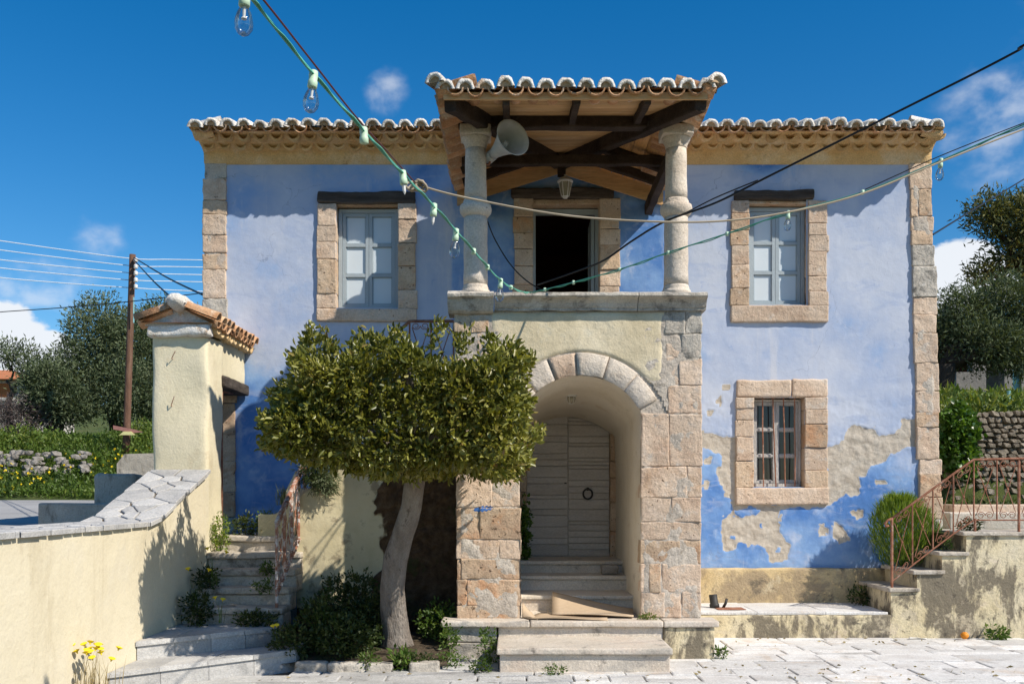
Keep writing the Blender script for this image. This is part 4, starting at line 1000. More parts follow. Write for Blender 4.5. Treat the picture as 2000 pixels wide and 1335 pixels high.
# vault light
m = MB(); p = P(1116, 800, 12.0); zv = 2.955
m.lathe((p.x, 12.0, zv), [(.075, .012), (.075, -.015), (.055, -.03)], 18, (0, 0, 1))
vl = m.build('ceiling_lamp', M['white'], None, True); tag(vl, 'small white caged lamp under the arched porch vault', 'lamp')
m = MB(); m.lathe((p.x, 12.0, zv), [(.048, -.03), (.05, -.06), (.035, -.10), (.0, -.108)], 14); m.build('glass_cover', M['lampglass'], vl, True)
m = MB()
for k in range(6):
    a = math.pi * k / 3; c_, s_ = math.cos(a), math.sin(a)
    m.tube([(p.x + c_ * .055, 12 + s_ * .055, zv - .03), (p.x + c_ * .056, 12 + s_ * .056, zv - .07), (p.x + c_ * .03, 12 + s_ * .03, zv - .115), (p.x, 12, zv - .118)], .004, 5)
m.build('cage', M['white'], vl)

# ---------------------------------------------------------------- entrance platform and steps
steps = thing('entrance_steps', 'pale stone platform and steps in front of the arched doorway', 'steps', (.8, 10.4, 0))
yp = 10.58
for (a, c) in ((861, 1035), (1036, 1296), (1297, 1406)):
    block('platform_slab', X(a, yp), X(c, yp) - .004, yp, YF + .7 if a == 1036 else YF + .1, .335, .40, M['step'], steps, r=.022, amp=.003, seg=.12, warp=.003)
block('platform_riser', X(862, yp) + .05, X(972, yp), yp + .06, YF + .1, -.04, .165, M['stone_grey'], steps, r=.012, amp=.006)
block('platform_riser', X(864, yp) + .05, X(970, yp), yp + .06, YF + .1, .17, .333, M['stone_grey'], steps, r=.012, amp=.006)
block('platform_riser', X(973, yp), X(1296, yp), yp + .05, YF + .1, .2, .333, M['step'], steps, r=.01, amp=.003)
block('platform_riser', X(1297, yp) + .0, X(1400, yp) - .02, yp + .03, D - .2, -.04, .333, M['mould'], steps, r=.015, amp=.006)
ys = 9.78
block('step_slab', X(970, ys), X(1314, ys), ys, yp + .06, .172, .235, M['step'], steps, r=.024, amp=.003, seg=.12, warp=.003)
block('step_riser', X(974, ys) + .01, X(1310, ys), ys + .04, yp + .05, -.04, .170, M['step'], steps, r=.008, amp=.003, warp=.003)
for (yy, zz, dn) in ((11.5, .58, .19), (12.15, .755, .19), (12.62, .905, .17)):
    block('inner_step_slab', pl1 - .02, pr0 + .02, yy, yy + 1.0 if yy < 12.6 else 13.7, zz - .045, zz, M['step'], steps, r=.015, amp=.003, seg=.12, warp=.003)
    block('inner_step_riser', pl1 - .02, pr0 + .02, yy + .03, yy + .4, zz - dn - .04, zz - .047, M['step'], steps, r=.008, amp=.003, warp=.003)
m = MB(); m.box(pl1 - .02, pr0 + .02, YF + .02, 11.6, .30, .385); m.build('inner_floor', M['step'], steps)

# right hand ledge and stair
yl = 12.14
ledge = thing('stone_ledge', 'low mould-stained yellow ledge running along the house plinth', 'ledge', (3.3, yl, 0))
block('ledge_body', X(1406, yl) - .25, X(1741, yl) - .002, yl, D - .105, -.04, .275, M['mould'], ledge, r=.012, amp=.008, seg=.12)
for (a, c) in ((1360, 1478), (1479, 1612), (1613, 1735)):
    block('ledge_slab', X(a, yl), X(c, yl), yl + .012, D - .108, .277, .315, M['pave'], ledge, r=.01, amp=.004, seg=.15)
rst = thing('right_stair', 'mould-stained yellow stair with stone treads climbing right beside the house', 'stair', (5.3, yl, 0)); rst.name = 'side_stair'
lev = [(1740, .605), (1788, .824), (1837, 1.05), (1884, 1.295)]
xs_ = [X(a, yl) for a, _ in lev] + [7.9]
m_prev = .0
for k, (a, z) in enumerate(lev):
    x0 = X(a, yl); x1 = xs_[k + 1] - .003
    block('tread', x0 - .035, x1 + .05 if k < 3 else 7.9, yl - .03, D - .114, z - .048, z, M['step_old'], rst, r=.014, amp=.004, seg=.12)
prof_ = [(xs_[0], -.04), (7.9, -.04), (7.9, lev[3][1] - .05)]
for k in (3, 2, 1): prof_ += [(xs_[k] + .02, lev[k][1] - .05), (xs_[k] + .02, lev[k - 1][1] - .05)]
prof_ += [(xs_[0], lev[0][1] - .05)]
kk = len(prof_); V = [(x, yl, z) for x, z in prof_] + [(x, D - .112, z) for x, z in prof_]
mobj('flank', V, [tuple(range(kk)), tuple(range(2 * kk - 1, kk - 1, -1))] + [(i, kk + i, kk + (i + 1) % kk, (i + 1) % kk) for i in range(kk)], M['mould'], rst)
wst = thing('terrace_steps', 'pinkish pale stone steps behind the rusty railing on the terrace', 'steps', (6.6, 14.2, 1.27))
block('step_block', X(1855, 14), X(2150, 14), 14.0, 14.6, 1.2, Z(1000, 14), M['step'], wst, r=.015, amp=.005)
block('step_block', X(1858, 14.5), X(2150, 14.5), 14.45, 15.2, 1.2, Z(985, 14.45), M['stone'], wst, r=.015, amp=.005)
# ---------------------------------------------------------------- left boundary wall, gate, stair
WX0, WX1 = -4.19, -3.55
def capz(y): return 1.435 + max(0, (y - 9.85)) * (2.0 - 1.435) / (11.62 - 9.85)
bw_ = thing('boundary_wall', 'cream painted wall with grey flagstone coping ramping up to the gate pillar', 'wall', (-3.87, 8, 0))
ysg = list(np.arange(2.0, 11.66, .16)) + [11.66]; V = []; Fc = []; nzw = 12
for y in ysg:
    for k in range(nzw + 1):
        z = -.1 + (capz(y) + .1) * k / nzw; V.append((WX1 + .008 * nz((0, y, z), 1.2) + .003 * nz((0, y, z), 6), y, z))
n = nzw + 1
Fc = [(j * n + k, (j + 1) * n + k, (j + 1) * n + k + 1, j * n + k + 1) for j in range(len(ysg) - 1) for k in range(nzw)]
b0 = len(V)
for y in ysg: V += [(WX1, y, capz(y) - .001), (WX0, y, capz(y) - .001), (WX0, y, .5)]
for j in range(len(ysg) - 1):
    a = b0 + 3 * j; Fc += [(a, a + 3, a + 4, a + 1), (a + 1, a + 4, a + 5, a + 2)]
V += [(WX1, 2, -.1), (WX0, 2, -.1), (WX0, 2, capz(2)), (WX1, 2, capz(2))]; q = len(V); Fc.append((q - 4, q - 3, q - 2, q - 1))
mobj('wall_body', V, Fc, M['yellow'], bw_, True)
V = []
def flag(poly, par, th=.042):
    cx = sum(p[0] for p in poly) / len(poly); cy = sum(p[1] for p in poly) / len(poly)
    def ring(sh, dz):
        out = []
        for (x, y) in poly:
            dx, dy = x - cx, y - cy; l = math.hypot(dx, dy) or 1; x2, y2 = x - dx / l * sh, y - dy / l * sh; out.append((x2, y2, capz(y2) + dz))
        return out
    jz = random.uniform(0, .008); sh_ = random.uniform(.010, .019); V = ring(sh_ + .001, .001) + ring(sh_, th + jz - .006) + ring(sh_ + .009, th + jz); k = len(poly)
    Fc = [(i, (i + 1) % k, k + (i + 1) % k, k + i) for i in range(k)] + [(k + i, k + (i + 1) % k, 2 * k + (i + 1) % k, 2 * k + i) for i in range(k)] + [tuple(range(2 * k, 3 * k))]
    mobj('coping_flagstone', V, Fc, M['flag'], par)
seeds = []; y = 2.15
while y < 11.6:                      # irregular crazy paving: cells round scattered seeds
    st = random.uniform(.13, .2)
    kx = random.choice((2, 3, 3, 4))
    for k in range(kx): seeds.append((WX0 + (WX1 - WX0 + .02) * (k + .5 + random.uniform(-.38, .38)) / kx, y + random.uniform(-.09, .09)))
    y += st
for i, p in enumerate(seeds):
    poly = [(WX0 - .03, max(2.05, p[1] - .6)), (WX1 + .045 + random.uniform(-.01, .01), max(2.05, p[1] - .6)), (WX1 + .045 + random.uniform(-.01, .01), min(11.62, p[1] + .6)), (WX0 - .03, min(11.62, p[1] + .6))]
    for j, q in enumerate(seeds):
        if i == j or abs(q[1] - p[1]) > 1.0: continue
        mx_, my_ = (p[0] + q[0]) / 2, (p[1] + q[1]) / 2; nx_, ny_ = q[0] - p[0], q[1] - p[1]; out = []
        for k in range(len(poly)):
            u, v = poly[k], poly[(k + 1) % len(poly)]
            du = (u[0] - mx_) * nx_ + (u[1] - my_) * ny_; dv = (v[0] - mx_) * nx_ + (v[1] - my_) * ny_
            if du <= 0: out.append(u)
            if (du < 0) != (dv < 0):
                s_ = du / (du - dv); out.append((u[0] + (v[0] - u[0]) * s_, u[1] + (v[1] - u[1]) * s_))
        poly = out
        if len(poly) < 3: break
    if len(poly) >= 3: flag(poly, bw_)
m = MB()
for y0, y1 in zip(ysg[:-1], ysg[1:]):
    m.add([(WX0, y0, capz(y0) + .024), (WX1 + .015, y0, capz(y0) + .024), (WX1 + .015, y1, capz(y1) + .024), (WX0, y1, capz(y1) + .024)], [(0, 1, 2, 3)])
m.build('coping_mortar', M['joint'], bw_)

gate = thing('gateway', 'cream gate pillar with small tiled roof and dark lintel beside the house corner', 'gate', (-3.87, 12.2, 1.2))
V, Fc = rough_box(WX0 - .01, WX1 + .006, 11.6, 12.2, 1.0, 3.62, r=.045, amp=.006, seg=.12, sc=2.0, warp=.03); mobj('pillar', V, Fc, M['pillar'], gate, True)
block('lintel', WX0 + .02, WX1 + .05, 12.12, D - .03, 3.06, 3.2, M['lintel'], gate, r=.02, amp=.01)
block('wall_above_lintel', WX0 + .04, WX1 - .01, 12.15, D - .03, 3.2, 3.72, M['pillar'], gate, r=.02, amp=.006, seg=.12)
GX, GXL, GXR, GY0, GY1, GZ = -3.86, -4.34, -3.38, 11.42, D - .02, 3.70
gp_ = math.radians(21); gr = GZ + .03 + math.tan(gp_) * (GXR - GX)
m = MB(); m.add([(GXL + .05, GY0 + .06, GZ + .03), (GX, GY0 + .06, gr), (GXR - .05, GY0 + .06, GZ + .03), (GXL + .05, GY1, GZ + .03), (GX, GY1, gr), (GXR - .05, GY1, GZ + .03)], [(0, 1, 4, 3), (1, 2, 5, 4), (0, 3, 5, 2)])
groof = m.build('roof', M['tile'], gate)
for (xx, ov) in ((GXL, (-1, 0, 0)), (GXR, (1, 0, 0))):
    tile_row(groof, (xx, GY0, GZ), (xx, GY1, GZ), 10, ov, gp_, .05, T_orange)
    tile_row(groof, (xx, GY0 + .09, GZ), (xx, GY1 - .09, GZ), 9, ov, gp_, .055, T_chan, flip=True)
for q in range(6):
    inst('ridge_tile', T_cover[0], Matrix.Translation((GX, GY0 - .02 + q * .34, gr + .03)) @ Matrix.Diagonal((1.25, 1, 1.2, 1)), groof)
V, Fc = rough_box(WX0 - .03, WX1 + .045, GY0 + .09, 11.66, 3.60, 3.72, r=.03, amp=.02, seg=.06, sc=5, warp=.04)
mobj('gable_mortar', V, Fc, M['tile_white'], gate, True)
gpoly = [(WX0 - .06, 3.70), (WX1 + .06, 3.70), (WX1 + .09, 3.755), (GX + .06, gr + .0), (GX - .06, gr + .0), (WX0 - .10, 3.755)]
k = len(gpoly); V = [(x, GY0 + .12, z) for x, z in gpoly] + [(x, 11.62, z) for x, z in gpoly]
mobj('gable_infill', V, [tuple(range(k)), tuple(range(2 * k - 1, k - 1, -1))] + [(i, k + i, k + (i + 1) % k, (i + 1) % k) for i in range(k)], M['tile_white'], gate)
bm = bmesh.new(); bmesh.ops.create_icosphere(bm, subdivisions=3, radius=1)
V = [Vector((GX + v.co.x * .125, GY0 + .12 + v.co.y * .2, gr + .045 + v.co.z * .095)) * 1 for v in bm.verts]; V = [v + Vector((nz(v, 6), nz(v, 6, 2), nz(v, 6, 4))) * .03 for v in V]
Fc = [tuple(v.index for v in f.verts) for f in bm.faces]; bm.free(); mobj('ridge_mortar', V, Fc, M['tile_white'], gate, True)
tile_row(gate, (GXR - .06, GY0 + .2, GZ - .0), (GXR - .06, GY1, GZ - .0), 9, (1, 0, 0), math.radians(8), 0, T_corb, 'eaves_tile', True, .01)
for (px, py, dx, dy) in ((335, 700, 9, -14), (334, 792, 8, -18)):   # rusty wire hooks
    m = MB(); a = P(px, py, 11.56); m.tube([a + Vector((0, .04, 0)), a, a + Vector((dx * .006, -.03, -dy * .006))], .005, 5); m.build('wire_hook', M['rust'], gate)
m = MB(); m.tube([(WX1 - .03, 12.26, 1.25), (WX1 - .03, 12.26, 3.05)], .02, 8); m.tube([(WX1 - .03, 12.26, 3.02), (WX1 - .03, 12.75, 3.04)], .015, 6); m.tube([(WX1 - .03, 12.26, 2.0), (WX1 - .03, 12.3, 2.6)], .012, 6)
m.build('iron_gate_post', M['rust'], gate, True)

stair = thing('stone_stair', 'worn stone stair between cream wall and rusty railing with weeds growing', 'stair', (-3.0, 10.5, 0))
SX0, SX1 = WX1 + .008, -2.45
lv = [(10.62, .535), (10.95, .715), (11.24, .90), (11.55, 1.075), (11.88, 1.255)]
for k, (yy, z) in enumerate(lv):
    y1 = lv[k + 1][0] + .1 if k < 4 else D - .03
    block('step', SX0, SX1, yy, y1, z - .07, z, M['step_old'], stair, r=.025, amp=.008, seg=.09, warp=.012)
    block('riser', SX0, SX1, yy + .035, y1, z - .26, z - .072, M['step_old'], stair, r=.015, amp=.008, seg=.09, warp=.008)
def poly_step(name, front, back, z, zb):
    """angled step: stone tread slabs over a riser of cut blocks, front edge left to right"""
    nfr = 4
    for k in range(nfr):
        a0, a1 = Vector(front[0]).lerp(Vector(front[1]), k / nfr), Vector(front[0]).lerp(Vector(front[1]), (k + 1) / nfr)
        c0, c1 = Vector(back[0]).lerp(Vector(back[1]), k / nfr), Vector(back[0]).lerp(Vector(back[1]), (k + 1) / nfr)
        e = (a1 - a0).normalized() * .003; j = random.uniform(-.008, .008)
        m = MB(); m.prism([tuple(a0 + e), tuple(a1 - e), tuple(c1 - e), tuple(c0 + e)], z - .045, z + j * .3); m.build(name + '_slab', M['flag'], stair)
        s = Vector((0, .035)); a0, a1 = a0 + s, a1 + s
        m = MB(); m.prism([tuple(a0 + e), tuple(a1 - e), tuple(c1 - e), tuple(c0 + e)], zb, z - .046); m.build(name + '_riser', M['flag'], stair)
poly_step('landing', ((SX0, 9.36), (-2.46, 10.42)), ((SX0, 10.75), (-2.46, 10.75)), .362, .14)
poly_step('lower_step', ((SX0, 8.70), (-2.18, 10.02)), ((SX0, 9.5), (-2.18, 10.5)), .185, -.05)
# upper flight along the facade with its flank wall
up = thing('balcony_stair', 'yellow rendered stair flank rising behind the pruned tree to the balcony', 'stair', (-1.6, 11.7, 0))
YK = 11.70; ux0, ux1 = X(580, YK), pl0 - .02
slope = (3.38 - 1.30) / (ux1 + .15 - (-2.95))
def flz(x): return min(1.42 + max(0, x + 2.85) * slope, 3.46)
tm = NT('yellow_render_with_black_moss')
am = tm.n.new('ShaderNodeAttribute'); am.attribute_name = 'moss'
c1 = tm.ramp(tm.noise(1.6, 8, .65), [(.3, (.50, .43, .26)), (.5, (.62, .54, .35)), (.7, (.66, .59, .41))])
c1 = tm.mix(tm.rng(tm.noise(3.2, 9, .7), .55, .66, 0, .7), c1, (.19, .15, .10))
c2 = tm.ramp(tm.noise(7, 9, .7), [(.3, (.045, .027, .017)), (.5, (.11, .07, .042)), (.66, (.17, .115, .07)), (.75, (.26, .2, .14))])
c2 = tm.mix(tm.rng(tm.noise(4, 8, .7), .55, .66, 0, .6), c2, (.06, .075, .025))
fm_ = tm.rng(am.outputs['Fac'], .42, .60)
tm.bump(tm.math('ADD', tm.math('MULTIPLY', tm.noise(11, 8, .7), tm.math('ADD', tm.math('MULTIPLY', fm_, 1.6), .3)), 0.0), .03)
M['mossflank'] = tm.done(tm.mix(fm_, c1, c2), .95, .1)
xs_ = np.arange(ux0, ux1 + .024, .024); zs_ = np.linspace(0, 1, 140); V = []; mo = []
for x in xs_:
    for q in zs_:
        z = -.02 + (flz(x) + .02) * q
        a_ = nz((x, 0, z), 3.0, 4) * .16 + nz((x, 0, z), 8, 6) * .09 + nz((x, 0, z), 20, 8) * .05
        mv = min(1, max(0, .5 + (x - X(742, YK) + a_) * 6)) * min(1, max(0, .5 + (2.35 - z + a_) * 6))
        mv = max(mv, min(1, max(0, .5 + (.42 - z + a_ * 1.6) * 5)))
        V.append((x, YK + .010 * nz((x, 0, z), 1.5) - .006 * nz((x, 3, z), 6) - mv * (.03 * nz((x, 7, z), 9) + .02 * nz((x, 5, z), 21)), z)); mo.append(mv)
n = len(zs_)
Fc = np.array([(i * n + k, (i + 1) * n + k, (i + 1) * n + k + 1, i * n + k + 1) for i in range(len(xs_) - 1) for k in range(n - 1)])
fl_ = fast_mesh('flank_wall', np.array([tuple(v) for v in V]), Fc, M['mossflank'], up, {'moss': mo}, smooth=True); fl_['label'] = 'yellow render blackened by moss behind the trunk'
m = MB(); m.add([(ux0, YK, 0), (ux0, D - .03, 0), (ux0, D - .03, flz(ux0)), (ux0, YK, flz(ux0))], [(0, 1, 2, 3)]); m.build('flank_end', M['flank'], up)
ns_ = 12
for k in range(ns_):
    x0 = -2.98 + k * (ux1 + .12 + 2.98) / ns_; z = 1.30 + (k + 1) * (3.38 - 1.30) / ns_
    block('stair_tread', max(x0, ux0 + .02) if k > 2 else x0, min(x0 + .34, ux1), YK + .03 if k > 1 else 11.98, D - .04, z - .2, z, M['step_old'], up, r=.015, amp=.005, seg=.2)
# curved start of the flank beside the landing
V = []; cr = []
for k in range(9):
    a = math.pi / 2 * k / 8; cr.append((X(533, 11.95) + .16 * math.sin(a) , Z(1004, 11.95) + .28 * (1 - math.cos(a))))
poly = [(X(505, 11.95), 1.2), (X(578, 11.95), 1.2), (X(578, 11.95), Z(960, 11.95) + .25)] + [(x, z) for x, z in cr[::-1]] + [(X(505, 11.95), Z(1004, 11.95))]
k = len(poly); V = [(x, 11.93, z) for x, z in poly] + [(x, 12.1, z) for x, z in poly]
mobj('curved_kerb', V, [tuple(range(k)), tuple(range(2 * k - 1, k - 1, -1))] + [(i, k + i, k + (i + 1) % k, (i + 1) % k) for i in range(k)], M['flank'], up)

# garden bed and kerb
m = MB(); V = []; nn = 30
for i in range(nn + 1):
    for j in range(nn + 1):
        x = -2.5 + 1.85 * i / nn; y = 9.93 + (YK + .05 - 9.93) * j / nn; V.append((x, y, .05 + .10 * sm(9.9, 10.8, y) + .035 * nz((x, y, 0), 3)))
m.add(V, [(i * (nn + 1) + j, (i + 1) * (nn + 1) + j, (i + 1) * (nn + 1) + j + 1, i * (nn + 1) + j + 1) for i in range(nn) for j in range(nn)])
bed = tag(m.build('garden_bed', M['soil'], None, True), 'soil bed around the pruned tree between stair and porch', 'garden bed', kind='structure')
for (a, c) in ((-2.15, -1.83), (-1.825, -1.45), (-1.44, -1.18), (-1.02, -.72)):
    block('kerb_stone', a, c, 9.82 + random.uniform(-.01, .01), 9.96, -.05, .085 + random.uniform(-.01, .01), M['stone_grey'], bed, r=.02, amp=.01, seg=.07)

# ---------------------------------------------------------------- railings
def crv(pts, r, m, n=5): m.tube(pts, r, n)
def bil(c, u, v): bl, br, tl, tr = c; return bl.lerp(br, u).lerp(tl.lerp(tr, u), v)
def scroll_panel(corners, par, mat, scr=True, diag=True, th=1.0):
    c = [Vector(q) for q in corners]
    if diag:
        m = MB()
        for s in (0, 1):
            pts = []
            for k in range(13):
                v = .10 + .80 * k / 12; u = .12 + .76 * (k / 12); u = u if s == 0 else 1 - u
                pts.append(bil(c, u, v))
            crv(pts, .007 * th, m)
        ctr = bil(c, .5, .5); m.lathe(ctr, [(0, -.014), (.014, -.007), (.014, .007), (0, .014)], 8, (0, 1, 0)); m.build('cross_bar', mat, par)
    if scr:
        for (v0, sg) in ((.0, 1), (1.0, -1)):
            m = MB(); hgt = (c[2] - c[0]).length; wid = (c[1] - c[0]).length
            for s in (-1, 1):
                pts = []
                R0 = min(.24 * wid, .05)
                for k in range(22):
                    tt = k / 21; ang = tt * 3.6 * math.pi / 2 * 1.5; r_ = R0 * (1 - .62 * tt)
                    uu = .5 + s * (R0 / wid * 1.05) - s * math.cos(ang) * r_ / wid; vv = v0 + sg * ((R0 + .008) / hgt - math.sin(ang) * r_ / hgt * -1 * .9)
                    pts.append(bil(c, uu, vv))
                crv(pts, .006 * th, m)
            m.build('scroll', mat, par)
def railing(name, label, bots, tops, mat, th=1.0, group=None):
    """bots/tops: 3D points of the bottom and top rail at each upright"""
    r = thing(name, label, 'railing', bots[0], group)
    m = MB(); m.tube(tops, .019 * th, 8); m.build('handrail', mat, r, True)
    m = MB(); m.tube(bots, .013 * th, 6); m.build('bottom_rail', mat, r)
    for k, (a, b) in enumerate(zip(bots, tops)):
        m = MB(); m.tube([a, b], .012 * th, 6); m.build('upright', mat, r)
    for k in range(len(bots) - 1): scroll_panel((bots[k], bots[k + 1], tops[k], tops[k + 1]), r, mat, th=min(th, .9))
    return r
dr_ = 12.22
ups = [(1742, 1135, 1012), (1782, 1103, 983), (1822, 1072, 954), (1862, 1042, 925), (1902, 1015, 897), (1947, 1015, 896), (1990, 1015, 895), (2036, 1015, 895), (2080, 1015, 895)]
rr_ = railing('stair_railing', 'rusty wrought iron railing with scrolls beside the right stair', [P(a, b, dr_) for a, b, c in ups], [P(a, c, dr_) for a, b, c in ups], M['rust'], .78)
for (px, y0, y1) in ((1742, 1147, 1010), (1904, 1038, 1012), (1990, 1038, 900)):
    m = MB(); m.tube([P(px, y0, dr_), P(px, y1, dr_)], .017, 8); m.build('post', M['rust'], rr_)
m = MB(); q = P(1742, 1012, dr_); m.tube([q + Vector((.0, 0, 0)), q + Vector((-.05, 0, -.02)), q + Vector((-.085, 0, -.06)), q + Vector((-.07, 0, -.10)), q + Vector((-.04, 0, -.085))], .016, 7); m.build('handrail_curl', M['rust'], rr_, True)
rx = -2.53
bots = []; tops = []
for k in range(5):
    y = 10.70 + .32 * k; z = .54 + (y - 10.62) * .562; bots.append(Vector((rx + .01 * k, y, z + .08))); tops.append(Vector((rx + .01 * k, y, z + .86)))
lr = railing('rusty_rail', 'rusty white-flaked railing seen edge-on beside the weedy left stair', bots, tops, M['rustwhite'], 1.5); lr.name = 'stair_railing'
m = MB(); m.tube([(rx, 10.70, .4), (rx, 10.70, 1.45)], .018, 8); m.build('post', M['rustwhite'], lr)
yu = 11.82
ups = [(640, 893, 765), (690, 850, 722), (740, 800, 680), (800, 752, 627), (842, 750, 627), (886, 750, 627)]
railing('balcony_stair_railing', 'thin dark rusty railing above the pruned tree, meeting the porch', [P(a, b, yu) for a, b, c in ups], [P(a, c, yu) for a, b, c in ups], M['rust'])
# ---------------------------------------------------------------- plants
def unit(a): return a / (np.linalg.norm(a, axis=1, keepdims=True) + 1e-9)
def leaf_mesh(name, pts, dirs, L, W, mat, parent, fold=.18, curl=.0, rnd=None, six=False):
    n = len(pts); L = np.broadcast_to(np.asarray(L, float), (n,))[:, None]; W = np.broadcast_to(np.asarray(W, float), (n,))[:, None]
    side = unit(np.cross(dirs, rng.normal(size=(n, 3)))); nor = np.cross(side, dirs)
    rnd = rng.random(n) if rnd is None else rnd
    if six:
        P0 = pts; P1 = pts + dirs * L * .35 + side * W * .5 + nor * W * fold; P2 = pts + dirs * L * .72 + side * W * .38 + nor * W * fold
        P3 = pts + dirs * L - nor * L * curl; P4 = pts + dirs * L * .72 - side * W * .38 + nor * W * fold; P5 = pts + dirs * L * .35 - side * W * .5 + nor * W * fold
        V = np.stack([P0, P1, P2, P3, P4, P5], 1).reshape(-1, 3); b = np.arange(n)[:, None] * 6
        Fc = np.concatenate([b + np.array([[0, 1, 2, 3]]), b + np.array([[0, 3, 4, 5]])]); k = 6
    else:
        P0 = pts; P1 = pts + dirs * L * .45 + side * W * .5 + nor * W * fold; P2 = pts + dirs * L - nor * L * curl; P3 = pts + dirs * L * .45 - side * W * .5 + nor * W * fold
        V = np.stack([P0, P1, P2, P3], 1).reshape(-1, 3); b = np.arange(n)[:, None] * 4
        Fc = np.concatenate([b + np.array([[0, 1, 2]]), b + np.array([[0, 2, 3]])]); k = 4
    return fast_mesh(name, V, Fc, mat, parent, {'rnd': np.repeat(rnd, k)})
def clusters(cen, out, per, spread, cone, up=0.15):
    """leaf positions and directions: rosettes of leaves round each twig tip"""
    n = len(cen); c = np.repeat(cen, per, 0); o = np.repeat(out, per, 0)
    d = unit(o + rng.normal(size=c.shape) * cone + np.array([0, 0, up])); p = c + rng.normal(size=c.shape) * spread + d * .01
    return p, d

# the pruned tree
tree = thing('pruned_tree', 'evergreen tree pruned into a low flat box in front of the porch', 'tree', (-1.2, 10.55, .1))
yt = 10.55
tp = [(778, 1262, 10.62, .235), (776, 1240, 10.62, .20), (771, 1200, 10.60, .185), (766, 1150, 10.54, .178), (772, 1090, 10.46, .172), (786, 1040, 10.36, .158), (801, 990, 10.25, .148), (808, 945, 10.14, .142), (809, 905, 10.0, .145), (808, 880, 9.9, .13)]
pts = []; rad = []
for (a, b) in zip(tp[:-1], tp[1:]):
    for k in range(5):
        f = k / 5; pts.append(P(*[a[i] * (1 - f) + b[i] * f for i in range(3)])); rad.append((a[3] * (1 - f) + b[3] * f) * .70)
m = MB(); m.tube(pts, rad, 20)
V = []
for k, v in enumerate(m.V):
    v = Vector(v); ring = k // 20; c = pts[min(ring, len(pts) - 1)]; ang = 2 * math.pi * (k % 20) / 20
    d = (v - c); f = 1 + .10 * math.sin(ang * 3 + v.z * 2) + .05 * math.sin(ang * 7 + v.z * 3 + 2 * nz(v, 2)) + .07 * nz(v, 5) + .05 * nz((ang * 2, v.z * 1.2, 0), 1.5) + (.22 * max(0, .35 - v.z) * (1.2 + math.sin(ang * 4)))
    V.append(c + d * f)
m.V = [tuple(v) for v in V]
top = pts[-1]
def limb(a, b, r0, r1, m, wob=.06, n=8):
    a, b = Vector(a), Vector(b); pp = []; 
    for k in range(n + 1):
        f = k / n; q = a.lerp(b, f) + Vector((nz((f * 3, a.x, b.x), 1), nz((f * 3, a.y, b.z), 1, 3), nz((f * 3, b.y, a.z), 1, 5))) * wob * math.sin(math.pi * f); pp.append(q)
    m.tube(pp, [r0 + (r1 - r0) * k / n for k in range(n + 1)], 8)
CC = np.array([-1.03, 9.55, 2.47]); HD = np.array([1.12, .98, .48])
for (dx, dy, dz) in ((-.95, -.2, .25), (-.5, .35, .45), (.1, -.45, .45), (.45, .2, .4), (.95, -.1, .25), (-.6, -.5, .1), (.6, -.5, .15), (0, .1, .55)):
    limb(top - Vector((0, 0, .12)), Vector(CC) + Vector((dx, dy, dz)), .07, .018, m)
m.build('trunk', M['bark'], tree, True)
def crown_pts(n, power, shell):
    u = rng.uniform(-1, 1, (n * 3, 3)); nrm = (np.abs(u) ** power).sum(1) ** (1 / power); u = u[nrm > .2][:n]; nrm = (np.abs(u) ** power).sum(1) ** (1 / power)
    r = rng.random(len(u)) ** shell; s = u / nrm[:, None]; return s * r[:, None], unit(np.sign(s) * np.abs(s) ** (power - 1))
cu, cn = crown_pts(4300, 7.0, .16)
cen = CC + cu * HD
lump = np.array([nz(c, 1.9, 3) + .5 * nz(c, 4.5, 8) for c in cen])
cen += cn * (lump * .10)[:, None]
cen[:, 2] += np.where(cu[:, 2] > .5, .16 * np.sin(cen[:, 0] * 5.2 + 1.0) * .5 + rng.random(len(cen)) * .08, 0)
cen[:, 2] -= np.where(cu[:, 2] < -.4, .16 * (cu[:, 0] * .7) - .02 + .05 * np.sin(cen[:, 0] * 4), 0)
cen[:, 0] += np.where(cu[:, 0] < -.3, .17 * np.maximum(cu[:, 2], -.3) * -np.minimum(cu[:, 0], 0), 0)
keepm = np.array([nz(c, 2.6, 5) > -.42 for c in cen]); cen, cn = cen[keepm], cn[keepm]
# shoots that escaped the shears
ex = []; exn = []
for (px, py, L_) in ((560, 740, .16), (545, 760, .18), (530, 800, .14), (775, 650, .26), (852, 640, .34), (610, 645, .12), (700, 650, .12), (1040, 690, .14), (1045, 830, .12), (960, 660, .16), (590, 660, .16), (655, 665, .1), (745, 660, .18), (905, 655, .18), (1035, 870, .1), (530, 850, .1)):
    for dd in (9.0, 9.9):
        b = np.array(P(px + random.uniform(-14, 14), py + random.uniform(8, 26), dd)); dv = np.array([(-.7 if px < 570 else .6 if px > 1020 else random.uniform(-.3, .3)), random.uniform(-.2, .2), .8]); dv /= np.linalg.norm(dv)
        for k in range(5): ex.append(b + dv * (L_ * (k / 4 - .6) * random.uniform(.6, 1.0)) + rng.normal(size=3) * .015); exn.append(dv)
cen = np.concatenate([cen, np.array(ex)]); cn = np.concatenate([cn, np.array(exn)])
p, d = clusters(cen, cn, 9, .028, .8, .25)
rb = np.clip(rng.normal(.42, .2, len(p)) + np.repeat([.25 * nz(c, 1.5, 9) for c in cen], 9), 0, 1)
cr_ = leaf_mesh('crown', p, d, rng.uniform(.042, .092, len(p)), rng.uniform(.020, .042, len(p)), M['leaf'], tree, .22, .12, rb, True); tag(cr_, kind='stuff')

